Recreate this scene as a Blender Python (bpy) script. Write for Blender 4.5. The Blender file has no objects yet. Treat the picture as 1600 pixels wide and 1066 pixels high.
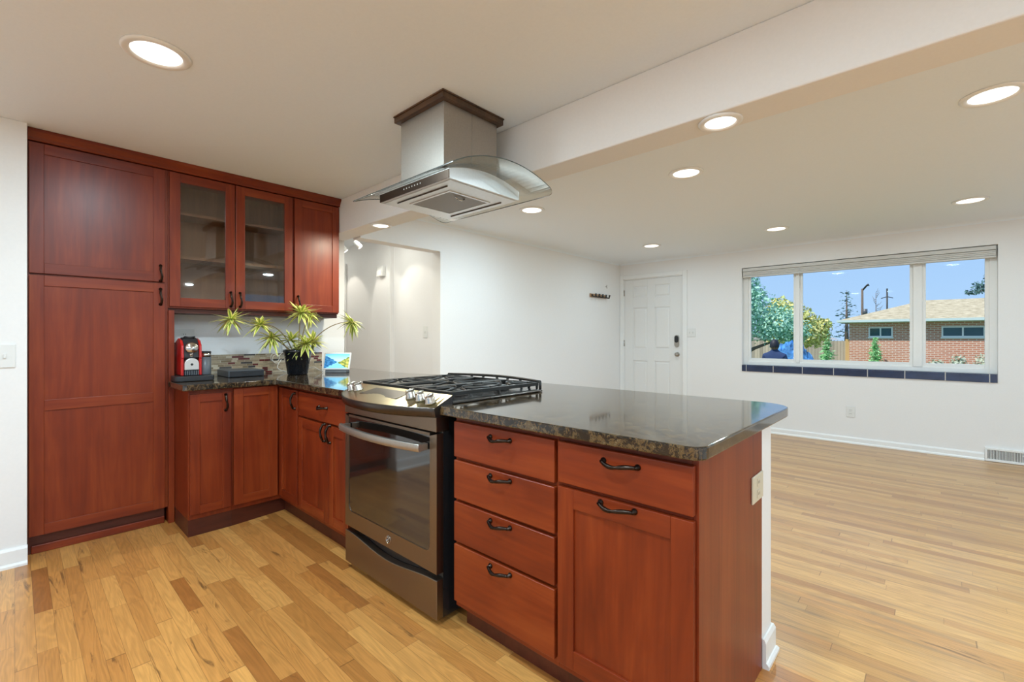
import bpy, bmesh, math, random
from mathutils import Vector, Matrix, noise
random.seed(7)
C = bpy.context.scene.collection
SC = bpy.context.scene
PI = math.pi
R = math.radians

# ------------------------------------------------------------------ camera
cam_d = bpy.data.cameras.new('camera'); cam = bpy.data.objects.new('camera', cam_d); C.objects.link(cam)
cam_d.sensor_width = 36.0
cam_d.lens = 716.56 * 36.0 / 1600.0
cam_d.shift_y = -(533 - 526.71) / 1600.0
cam_d.clip_start = 0.02; cam_d.clip_end = 400
cam.location = (0, 0, 1.1969)
cam.rotation_euler = (R(90), 0, R(42.682))
SC.camera = cam

# ------------------------------------------------------------------ colour management, sampling helpers
SC.view_settings.view_transform = 'Standard'
SC.view_settings.look = 'None'
SC.view_settings.exposure = 0.0
SC.view_settings.gamma = 1.0
SC.view_settings.use_curve_mapping = False
cy = SC.cycles
cy.use_denoising = True
cy.max_bounces = 10; cy.diffuse_bounces = 6; cy.glossy_bounces = 5; cy.transmission_bounces = 6; cy.transparent_max_bounces = 12
cy.sample_clamp_indirect = 4.0
cy.blur_glossy = 0.5

# ------------------------------------------------------------------ world (sky), sun
W = bpy.data.worlds.new('sky'); SC.world = W; W.use_nodes = True
wn = W.node_tree; wn.nodes.clear()
tc = wn.nodes.new('ShaderNodeTexCoord'); sp = wn.nodes.new('ShaderNodeSeparateXYZ')
rp = wn.nodes.new('ShaderNodeValToRGB'); bg = wn.nodes.new('ShaderNodeBackground'); wo = wn.nodes.new('ShaderNodeOutputWorld')
wn.links.new(tc.outputs['Generated'], sp.inputs[0]); wn.links.new(sp.outputs['Z'], rp.inputs[0])
rp.color_ramp.elements[0].position = 0.0; rp.color_ramp.elements[0].color = (0.46, 0.70, 1.0, 1)
rp.color_ramp.elements[1].position = 0.30; rp.color_ramp.elements[1].color = (0.32, 0.56, 0.95, 1)
wn.links.new(rp.outputs[0], bg.inputs[0]); bg.inputs[1].default_value = 1.0
wn.links.new(bg.outputs[0], wo.inputs[0])

sun_d = bpy.data.lights.new('sun', 'SUN'); sun = bpy.data.objects.new('sun', sun_d); C.objects.link(sun)
sun_d.energy = 4.6; sun_d.angle = R(0.6); sun_d.color = (1.0, 0.95, 0.86)
sun.rotation_euler = Vector((-0.30, -0.45, 0.84)).to_track_quat('Z', 'Y').to_euler()
LAMP_W = 28.0        # watts of one recessed ceiling light
LAMP_C = (.68, 0.885, 1.0)

# ------------------------------------------------------------------ node helpers
def new_mat(name):
    m = bpy.data.materials.new(name); m.use_nodes = True
    nt = m.node_tree; return m, nt, nt.nodes['Principled BSDF']
def N(nt, typ, **k):
    n = nt.nodes.new(typ)
    for a, b in k.items(): setattr(n, a, b)
    return n
def L(nt, a, b): nt.links.new(a, b)
def val(nt, s, v):
    if hasattr(v, 'type') and hasattr(v, 'links'): nt.links.new(v, s)
    else: s.default_value = v
def M(nt, op, a, b=0.0, c=0.0):
    n = N(nt, 'ShaderNodeMath', operation=op); val(nt, n.inputs[0], a); val(nt, n.inputs[1], b); val(nt, n.inputs[2], c); return n.outputs[0]
def comb(nt, x, y, z):
    n = N(nt, 'ShaderNodeCombineXYZ'); val(nt, n.inputs[0], x); val(nt, n.inputs[1], y); val(nt, n.inputs[2], z); return n.outputs[0]
def coords(nt):
    t = N(nt, 'ShaderNodeTexCoord'); s = N(nt, 'ShaderNodeSeparateXYZ'); L(nt, t.outputs['Object'], s.inputs[0])
    return t.outputs['Object'], s.outputs[0], s.outputs[1], s.outputs[2]
def noise_t(nt, vec, scale, detail=3, rough=.55, dist=0.0):
    n = N(nt, 'ShaderNodeTexNoise'); L(nt, vec, n.inputs['Vector']); n.inputs['Scale'].default_value = scale
    n.inputs['Detail'].default_value = detail; n.inputs['Roughness'].default_value = rough; n.inputs['Distortion'].default_value = dist
    return n.outputs['Fac']
def ramp(nt, fac, stops):
    n = N(nt, 'ShaderNodeValToRGB'); L(nt, fac, n.inputs[0]); e = n.color_ramp.elements
    while len(e) < len(stops): e.new(.5)
    for i, (p, c) in enumerate(stops): e[i].position = p; e[i].color = (*c, 1)
    return n.outputs[0]
def mixc(nt, fac, a, b, mode='MIX'):
    n = N(nt, 'ShaderNodeMix', data_type='RGBA', blend_type=mode)
    val(nt, n.inputs[0], fac)
    for s, v in ((n.inputs[6], a), (n.inputs[7], b)):
        if isinstance(v, tuple): s.default_value = (*v, 1)
        else: nt.links.new(v, s)
    return n.outputs[2]
def bump(nt, b, h, strength=.1, dist=.01):
    n = N(nt, 'ShaderNodeBump'); L(nt, h, n.inputs['Height']); n.inputs['Strength'].default_value = strength
    n.inputs['Distance'].default_value = dist; L(nt, n.outputs[0], b.inputs['Normal'])
def plain(name, col, rough=.5, metal=0.0, spec=.5, coat=0.0, var=0.0, bmp=0.0, bscale=60):
    m, nt, b = new_mat(name)
    b.inputs['Roughness'].default_value = rough; b.inputs['Metallic'].default_value = metal
    b.inputs['Specular IOR Level'].default_value = spec; b.inputs['Coat Weight'].default_value = coat
    b.inputs['Coat Roughness'].default_value = .08
    vec, x, y, z = coords(nt)
    f = noise_t(nt, vec, bscale, 4)
    v = var if var else .04
    a = tuple(c * (1 - v) for c in col); d = tuple(min(1, c * (1 + v)) for c in col)
    L(nt, ramp(nt, f, [(.3, a), (.7, d)]), b.inputs['Base Color'])
    if bmp: bump(nt, b, f, bmp, .002)
    return m
def emit(name, col, s):
    m, nt, b = new_mat(name)
    b.inputs['Base Color'].default_value = (*col, 1); b.inputs['Emission Color'].default_value = (*col, 1); b.inputs['Emission Strength'].default_value = s
    return m
def wood(name, dark, mid, light, rough=.40, axis=2, scale=1.0, coat=.16):
    m, nt, b = new_mat(name)
    vec, x, y, z = coords(nt); oi = N(nt, 'ShaderNodeObjectInfo'); rnd = oi.outputs['Random']
    s = [9.0 * scale] * 3; s[axis] = .9 * scale
    o = M(nt, 'MULTIPLY', rnd, 31.7)
    v = comb(nt, M(nt, 'MULTIPLY_ADD', x, s[0], o), M(nt, 'MULTIPLY_ADD', y, s[1], o), M(nt, 'MULTIPLY_ADD', z, s[2], o))
    s2 = [60.0] * 3; s2[axis] = 3.0
    v2 = comb(nt, M(nt, 'MULTIPLY_ADD', x, s2[0], o), M(nt, 'MULTIPLY', y, s2[1]), M(nt, 'MULTIPLY', z, s2[2]))
    f1 = noise_t(nt, v, 1.0, 5, .6, 1.2); f2 = noise_t(nt, v2, 1.0, 2, .5); f3 = noise_t(nt, vec, 3.0, 2)
    f = M(nt, 'ADD', M(nt, 'MULTIPLY', f1, .55), M(nt, 'MULTIPLY_ADD', f2, .2, M(nt, 'MULTIPLY', f3, .25)))
    f = M(nt, 'ADD', f, M(nt, 'MULTIPLY_ADD', rnd, .10, -.05))
    L(nt, ramp(nt, f, [(.32, dark), (.5, mid), (.68, light)]), b.inputs['Base Color'])
    b.inputs['Roughness'].default_value = rough; b.inputs['Coat Weight'].default_value = coat; b.inputs['Coat Roughness'].default_value = .30; b.inputs['Specular IOR Level'].default_value = .34
    bump(nt, b, f2, .05, .001)
    return m
def planks(name, width, length, cols, rough, knots=.5, gray=0.0):
    m, nt, b = new_mat(name)
    vec, x, y, z = coords(nt)
    ry = M(nt, 'DIVIDE', y, width); row = M(nt, 'FLOOR', ry); fy = M(nt, 'FRACT', ry)
    w1 = N(nt, 'ShaderNodeTexWhiteNoise', noise_dimensions='1D'); L(nt, row, w1.inputs['W'])
    rx = M(nt, 'ADD', M(nt, 'DIVIDE', x, length), M(nt, 'MULTIPLY', w1.outputs['Value'], 13.7))
    # uneven board lengths
    rx = M(nt, 'ADD', rx, M(nt, 'MULTIPLY', M(nt, 'SINE', M(nt, 'MULTIPLY', rx, 2.3)), .3))
    col = M(nt, 'FLOOR', rx); fx = M(nt, 'FRACT', rx)
    w2 = N(nt, 'ShaderNodeTexWhiteNoise', noise_dimensions='2D'); L(nt, comb(nt, row, col, 0.0), w2.inputs['Vector'])
    idv = w2.outputs['Value']; sc = N(nt, 'ShaderNodeSeparateColor'); L(nt, w2.outputs['Color'], sc.inputs[0])
    ox = M(nt, 'MULTIPLY', sc.outputs[0], 57.0); oy = M(nt, 'MULTIPLY', sc.outputs[1], 31.0)
    # cathedral grain: contour lines of a stretched noise field
    gv = comb(nt, M(nt, 'MULTIPLY_ADD', x, 1.15, ox), M(nt, 'MULTIPLY_ADD', y, 11.0, oy), 0.0)
    g = noise_t(nt, gv, 1.0, 3, .45, .5)
    rings = M(nt, 'SINE', M(nt, 'MULTIPLY', g, 95.0))
    rings = M(nt, 'MULTIPLY_ADD', rings, .5, .5)
    fv = comb(nt, M(nt, 'MULTIPLY_ADD', x, 6.0, ox), M(nt, 'MULTIPLY_ADD', y, 230.0, oy), 0.0)
    fine = noise_t(nt, fv, 1.0, 3, .6)
    base = ramp(nt, idv, cols)
    sh = M(nt, 'ADD', M(nt, 'MULTIPLY_ADD', rings, .15, .76), M(nt, 'MULTIPLY_ADD', fine, .50, -.13))
    c = mixc(nt, 1.0, base, comb(nt, sh, sh, sh), 'MULTIPLY')
    # dark mineral streaks and knots on some boards
    kv = comb(nt, M(nt, 'MULTIPLY_ADD', x, 3.2, oy), M(nt, 'MULTIPLY_ADD', y, 24.0, ox), 0.0)
    k = noise_t(nt, kv, 1.0, 4, .65, .8)
    km = ramp(nt, k, [(.60, (0, 0, 0)), (.70, (1, 1, 1))])
    pick = M(nt, 'GREATER_THAN', sc.outputs[2], 1 - knots)
    c = mixc(nt, M(nt, 'MULTIPLY', M(nt, 'MULTIPLY', km, pick), .75), c, (.10, .045, .015))
    # joints
    ey = M(nt, 'MULTIPLY', M(nt, 'MINIMUM', fy, M(nt, 'SUBTRACT', 1.0, fy)), width)
    ex = M(nt, 'MULTIPLY', M(nt, 'MINIMUM', fx, M(nt, 'SUBTRACT', 1.0, fx)), length)
    gap = M(nt, 'MAXIMUM', M(nt, 'LESS_THAN', ey, .0007), M(nt, 'LESS_THAN', ex, .0010))
    c = mixc(nt, M(nt, 'MULTIPLY', gap, .55), c, (.08, .035, .012))
    if gray:
        wv = comb(nt, M(nt, 'MULTIPLY', x, 1.6), M(nt, 'MULTIPLY', y, 30.0), 0.0)
        wn_ = noise_t(nt, wv, 1.0, 5, .7, .6)
        c = mixc(nt, M(nt, 'MULTIPLY', ramp(nt, wn_, [(.5, (0, 0, 0)), (.72, (1, 1, 1))]), gray), c, (.20, .13, .08))
    L(nt, c, b.inputs['Base Color'])
    L(nt, M(nt, 'MULTIPLY_ADD', fine, .12, rough), b.inputs['Roughness'])
    b.inputs['Coat Weight'].default_value = .3; b.inputs['Coat Roughness'].default_value = .25
    bump(nt, b, M(nt, 'SUBTRACT', M(nt, 'MULTIPLY', fine, .15), gap), .12, .001)
    return m

# ------------------------------------------------------------------ materials
m_wall = plain('wall_paint', (.82, .81, .80), .55, spec=.3, var=.012, bmp=.06, bscale=90)
m_ceil = plain('ceiling_paint_cooled', (.83, .885, .94), .6, spec=.25, var=.012, bmp=.05, bscale=90)  # cool tint in the colour offsets warm light bounced off the floor
m_trim = plain('white_trim_paint', (.84, .84, .83), .32, var=.01)
m_door = plain('white_door_paint', (.78, .775, .76), .35, var=.01)
CH_D, CH_M, CH_L = (.110, .011, .0018), (.190, .0235, .0032), (.27, .046, .0075)
m_cherry = wood('cherry_wood_upright_grain', CH_D, CH_M, CH_L)
m_cherry_h = wood('cherry_wood_level_grain', CH_D, CH_M, CH_L, axis=1)
m_cherry_x = wood('cherry_wood_long_grain', CH_D, CH_M, CH_L, axis=0)
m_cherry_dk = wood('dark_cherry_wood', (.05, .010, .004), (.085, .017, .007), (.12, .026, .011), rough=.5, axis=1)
m_cab_in = wood('cabinet_interior_wood', (.16, .075, .035), (.24, .12, .06), (.33, .17, .09), rough=.5)
m_collar = wood('dark_walnut', (.03, .016, .009), (.07, .035, .018), (.14, .075, .038), rough=.4, axis=0)
m_floor_k = planks('oak_boards_wide', .057, .58, [(0.0, (.34, .125, .028)), (.14, (.45, .19, .045)), (.4, (.56, .255, .066)), (.75, (.66, .33, .092)), (1.0, (.46, .185, .042))], .27, .42)
m_floor_l = planks('oak_boards_narrow', .057, .95, [(0.0, (.39, .185, .060)), (.3, (.50, .265, .085)), (.7, (.60, .335, .118)), (1.0, (.47, .225, .068))], .27, .10, .55)
m_bronze = plain('oil_rubbed_bronze', (.045, .032, .026), .30, 1.0, var=.3, bscale=40)
m_slate = plain('slate_metal', (.25, .20, .15), .34, 1.0, var=.03, bscale=200)
m_slate_top = plain('slate_metal_polished', (.38, .33, .20), .28, 1.0, var=.03, bscale=200)
m_slate_dk = plain('slate_metal_dark', (.085, .072, .062), .28, .9, var=.05)
m_black = plain('black_enamel', (.012, .012, .013), .22, var=.2, coat=.4)
m_iron = plain('cast_iron', (.018, .017, .015), .42, .3, var=.2, bmp=.15, bscale=300)
m_blackglass = plain('black_oven_glass', (.012, .010, .009), .045, spec=.8, coat=.6)
m_chrome = plain('chrome', (.58, .56, .52), .14, 1.0)
m_steel = plain('brushed_steel', (.44, .405, .36), .45, 1.0, var=.05, bscale=120)
m_steel_lt = plain('brushed_steel_light', (.72, .71, .69), .38, .9, var=.03, bscale=120)
m_nickel = plain('satin_nickel', (.42, .39, .35), .3, 1.0)
m_plate = plain('almond_plastic', (.62, .56, .43), .4, var=.01)
m_white_pl = plain('white_plastic', (.76, .76, .74), .35, var=.01)
m_dark_slot = plain('dark_slot', (.03, .03, .03), .6)
m_redpl = plain('red_plastic', (.52, .012, .012), .2, coat=.5)
m_blackpl = plain('black_plastic', (.018, .018, .02), .35)
m_greypl = plain('grey_plastic', (.10, .11, .125), .38)
m_pot = plain('black_glazed_pot', (.008, .010, .014), .12, coat=.6)
m_vinyl = plain('white_vinyl', (.84, .84, .82), .35, var=.01)
m_shade = plain('grey_shade_fabric', (.62, .61, .58), .7, var=.02)
m_navy = plain('navy_glazed_tile', (.016, .032, .085), .18, coat=.4, var=.25, bscale=8)
m_grout = plain('grout', (.62, .60, .56), .8)
m_lens = emit('lamp_lens', (1.0, .95, .88), 3.0)
m_soil = plain('potting_soil', (.05, .03, .02), .9, var=.3)
m_stem = plain('plant_stem', (.30, .22, .10), .6, var=.15)
m_roofg = plain('far_gravel_roof', (.42, .40, .38), .9, var=.1)
m_gutter = plain('pale_gutter_paint', (.60, .72, .72), .5)
m_grass = plain('lawn', (.10, .17, .05), .9, var=.4, bscale=2)
m_street = plain('asphalt', (.20, .20, .20), .9, var=.15)
m_bark = plain('bark', (.16, .12, .09), .9, var=.3, bmp=.3, bscale=20)
m_postw = plain('tan_fence_post', (.62, .42, .18), .8, var=.1)
m_navycloth = plain('navy_cloth', (.02, .045, .13), .85, var=.15)
m_hair = plain('dark_hair', (.012, .014, .025), .6)
m_skin = plain('skin', (.20, .12, .09), .5)
m_tarp = plain('blue_tarp', (.09, .28, .62), .3, var=.7, bscale=5)

def mk_granite():
    m, nt, b = new_mat('dark_granite')
    vec, x, y, z = coords(nt)
    v = comb(nt, M(nt, 'MULTIPLY', x, 1.0), M(nt, 'MULTIPLY', y, 1.7), z)
    n1 = noise_t(nt, v, 16, 7, .78, 1.8); n2 = noise_t(nt, v, 85, 5, .8, .8); n3 = noise_t(nt, vec, 150, 2, .5)
    f = M(nt, 'ADD', M(nt, 'MULTIPLY', n1, .6), M(nt, 'MULTIPLY_ADD', n2, .34, M(nt, 'MULTIPLY', n3, .06)))
    L(nt, ramp(nt, f, [(.40, (.008, .007, .006)), (.50, (.018, .013, .009)), (.535, (.15, .09, .035)), (.56, (.03, .02, .013)), (.62, (.26, .19, .10)), (.68, (.05, .035, .022))]), b.inputs['Base Color'])
    b.inputs['Roughness'].default_value = .09; b.inputs['Specular IOR Level'].default_value = .6
    b.inputs['Coat Weight'].default_value = .35; b.inputs['Coat Roughness'].default_value = .04
    return m
m_granite = mk_granite()

def mk_mosaic():
    m, nt, b = new_mat('stone_glass_mosaic')
    vec, x, y, z = coords(nt)
    h = .0155; rz = M(nt, 'DIVIDE', z, h); row = M(nt, 'FLOOR', rz); fz = M(nt, 'FRACT', rz)
    w1 = N(nt, 'ShaderNodeTexWhiteNoise', noise_dimensions='1D'); L(nt, row, w1.inputs['W'])
    ry = M(nt, 'ADD', M(nt, 'DIVIDE', y, .062), M(nt, 'MULTIPLY', w1.outputs['Value'], 9.3))
    ry = M(nt, 'ADD', ry, M(nt, 'MULTIPLY', M(nt, 'SINE', M(nt, 'MULTIPLY', ry, 1.9)), .35))
    col = M(nt, 'FLOOR', ry); fy = M(nt, 'FRACT', ry)
    w2 = N(nt, 'ShaderNodeTexWhiteNoise', noise_dimensions='2D'); L(nt, comb(nt, row, col, 0.0), w2.inputs['Vector'])
    n = N(nt, 'ShaderNodeValToRGB'); L(nt, w2.outputs['Value'], n.inputs[0]); n.color_ramp.interpolation = 'CONSTANT'
    e = n.color_ramp.elements
    cs = [(.0, (.40, .32, .22)), (.2, (.28, .22, .15)), (.38, (.48, .42, .32)), (.52, (.12, .025, .025)), (.66, (.055, .05, .05)), (.76, (.33, .27, .18)), (.9, (.20, .15, .09))]
    while len(e) < len(cs): e.new(.5)
    for i, (p, c) in enumerate(cs): e[i].position = p; e[i].color = (*c, 1)
    st = noise_t(nt, vec, 120, 3); c = mixc(nt, 1.0, n.outputs[0], comb(nt, M(nt, 'MULTIPLY_ADD', st, .6, .7), M(nt, 'MULTIPLY_ADD', st, .6, .7), M(nt, 'MULTIPLY_ADD', st, .6, .7)), 'MULTIPLY')
    gap = M(nt, 'MAXIMUM', M(nt, 'LESS_THAN', M(nt, 'MINIMUM', fz, M(nt, 'SUBTRACT', 1.0, fz)), .05), M(nt, 'LESS_THAN', M(nt, 'MINIMUM', fy, M(nt, 'SUBTRACT', 1.0, fy)), .015))
    L(nt, mixc(nt, gap, c, (.42, .38, .30)), b.inputs['Base Color']); b.inputs['Roughness'].default_value = .2
    bump(nt, b, M(nt, 'SUBTRACT', 1.0, gap), .3, .002)
    return m
m_mosaic = mk_mosaic()

def mk_pane(name, tint=(1, 1, 1), ior=1.45, extra=0.0):
    m = bpy.data.materials.new(name); m.use_nodes = True; nt = m.node_tree; nt.nodes.clear()
    o = N(nt, 'ShaderNodeOutputMaterial'); t = N(nt, 'ShaderNodeBsdfTransparent'); g = N(nt, 'ShaderNodeBsdfGlossy'); x = N(nt, 'ShaderNodeMixShader')
    lw_ = N(nt, 'ShaderNodeLayerWeight'); f0 = ((ior-1)/(ior+1))**2
    sch = M(nt, 'MULTIPLY_ADD', M(nt, 'POWER', lw_.outputs['Facing'], 5.0), 1-f0, f0)
    t.inputs[0].default_value = (*tint, 1); g.inputs['Roughness'].default_value = .02
    L(nt, M(nt, 'MINIMUM', M(nt, 'ADD', sch, extra), 1.0), x.inputs[0]); L(nt, t.outputs[0], x.inputs[1]); L(nt, g.outputs[0], x.inputs[2]); L(nt, x.outputs[0], o.inputs[0])
    return m
m_pane = mk_pane('window_glass', ior=1.12)
m_cabglass = mk_pane('cabinet_glass', (.88, .87, .85), 1.5, .03)
m_hoodglass = mk_pane('canopy_glass', (.93, .95, .94), 1.5, .02)
m_glassedge = plain('glass_edge', (.05, .065, .06), .1, spec=.8)

def mk_brick():
    m, nt, b = new_mat('red_brick')
    vec, x, y, z = coords(nt); b_ = N(nt, 'ShaderNodeTexBrick')
    L(nt, comb(nt, M(nt, 'ADD', x, y), z, 0.0), b_.inputs['Vector'])
    b_.inputs['Color1'].default_value = (.52, .20, .12, 1); b_.inputs['Color2'].default_value = (.62, .27, .17, 1); b_.inputs['Mortar'].default_value = (.74, .62, .52, 1)
    b_.inputs['Scale'].default_value = 1.0; b_.inputs['Mortar Size'].default_value = .014; b_.inputs['Brick Width'].default_value = .26; b_.inputs['Row Height'].default_value = .09
    L(nt, b_.outputs[0], b.inputs['Base Color']); b.inputs['Roughness'].default_value = .9
    return m
m_brick = mk_brick()
def mk_shingle():
    m, nt, b = new_mat('tan_shingles')
    vec, x, y, z = coords(nt)
    v = comb(nt, M(nt, 'MULTIPLY', x, 2.0), M(nt, 'MULTIPLY', y, 4.5), 0.0)
    f = noise_t(nt, v, 1.6, 5, .7)
    L(nt, ramp(nt, f, [(.38, (.32, .27, .17)), (.5, (.46, .39, .26)), (.62, (.60, .53, .37))]), b.inputs['Base Color']); b.inputs['Roughness'].default_value = .9
    return m
m_shingle = mk_shingle()
def mk_fence():
    m, nt, b = new_mat('weathered_fence_boards')
    vec, x, y, z = coords(nt)
    rx = M(nt, 'DIVIDE', x, .15); w = N(nt, 'ShaderNodeTexWhiteNoise', noise_dimensions='1D'); L(nt, M(nt, 'FLOOR', rx), w.inputs['W'])
    n = noise_t(nt, comb(nt, M(nt, 'MULTIPLY', x, 20.0), y, M(nt, 'MULTIPLY', z, 2.0)), 1.0, 3)
    f = M(nt, 'ADD', M(nt, 'MULTIPLY', w.outputs['Value'], .6), M(nt, 'MULTIPLY', n, .4))
    c = ramp(nt, f, [(.1, (.30, .25, .19)), (.5, (.46, .40, .31)), (.9, (.60, .50, .36))])
    gap = M(nt, 'LESS_THAN', M(nt, 'FRACT', rx), .08)
    L(nt, mixc(nt, gap, c, (.10, .08, .06)), b.inputs['Base Color']); b.inputs['Roughness'].default_value = .9
    return m
m_fence = mk_fence()
def leafm(name, a, b2, tr=.25):
    m, nt, b = new_mat(name)
    vec, x, y, z = coords(nt); f = noise_t(nt, vec, 5, 3)
    L(nt, ramp(nt, f, [(.35, a), (.65, b2)]), b.inputs['Base Color']); b.inputs['Roughness'].default_value = .55
    return m
m_leafA = leafm('blue_green_needles', (.26, .54, .40), (.52, .84, .64))
m_leafB = leafm('yellow_green_leaves', (.50, .60, .20), (.90, .78, .30))
m_leafC = leafm('dark_spruce_needles', (.05, .12, .12), (.11, .22, .20))
m_leafD = leafm('bright_green_needles', (.20, .50, .20), (.42, .78, .36))
m_leafE = leafm('pale_sage_leaves', (.40, .48, .36), (.60, .64, .50))
def mk_dracaena():
    m, nt, b = new_mat('variegated_leaf')
    u = N(nt, 'ShaderNodeUVMap'); s = N(nt, 'ShaderNodeSeparateXYZ'); L(nt, u.outputs[0], s.inputs[0])
    d = M(nt, 'ABSOLUTE', M(nt, 'SUBTRACT', s.outputs[0], .5))
    L(nt, ramp(nt, d, [(.07, (.20, .34, .04)), (.15, (.36, .50, .06)), (.22, (.80, .74, .20)), (.5, (.92, .86, .34))]), b.inputs['Base Color'])
    b.inputs['Roughness'].default_value = .35
    return m
m_drac = mk_dracaena()
def mk_screen():
    # the picture shown on the display: a lake between two mountain slopes
    m, nt, b = new_mat('display_picture')
    u = N(nt, 'ShaderNodeUVMap'); s = N(nt, 'ShaderNodeSeparateXYZ'); L(nt, u.outputs[0], s.inputs[0]); x, y = s.outputs[0], s.outputs[1]
    n = noise_t(nt, u.outputs[0], 9, 4); nn = M(nt, 'MULTIPLY_ADD', n, .22, -.11)
    sky = ramp(nt, y, [(.3, (.20, .55, .80)), (.55, (.45, .80, .95)), (1.0, (.12, .45, .78))])
    lt = M(nt, 'LESS_THAN', M(nt, 'ADD', M(nt, 'ABSOLUTE', M(nt, 'SUBTRACT', y, .42)), nn), M(nt, 'MULTIPLY_ADD', x, -.85, .46))
    rt = M(nt, 'LESS_THAN', M(nt, 'ADD', M(nt, 'ABSOLUTE', M(nt, 'SUBTRACT', y, .38)), nn), M(nt, 'MULTIPLY_ADD', x, .95, -.52))
    c = mixc(nt, lt, sky, ramp(nt, n, [(.4, (.02, .10, .28)), (.6, (.06, .25, .50))]))
    c = mixc(nt, rt, c, ramp(nt, n, [(.4, (.12, .20, .05)), (.6, (.55, .50, .12))]))
    L(nt, c, b.inputs['Base Color']); L(nt, c, b.inputs['Emission Color']); b.inputs['Emission Strength'].default_value = .75
    b.inputs['Roughness'].default_value = .1
    return m
m_screen = mk_screen()
def mk_filter():
    m, nt, b = new_mat('grease_filter_mesh')
    vec, x, y, z = coords(nt)
    s = M(nt, 'MULTIPLY', M(nt, 'SINE', M(nt, 'MULTIPLY', M(nt, 'ADD', x, y), 700.0)), M(nt, 'SINE', M(nt, 'MULTIPLY', M(nt, 'SUBTRACT', x, y), 700.0)))
    L(nt, ramp(nt, M(nt, 'MULTIPLY_ADD', s, .5, .5), [(.3, (.14, .12, .10)), (.7, (.34, .30, .26))]), b.inputs['Base Color'])
    b.inputs['Metallic'].default_value = .6; b.inputs['Roughness'].default_value = .45
    return m
m_filter = mk_filter()

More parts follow.
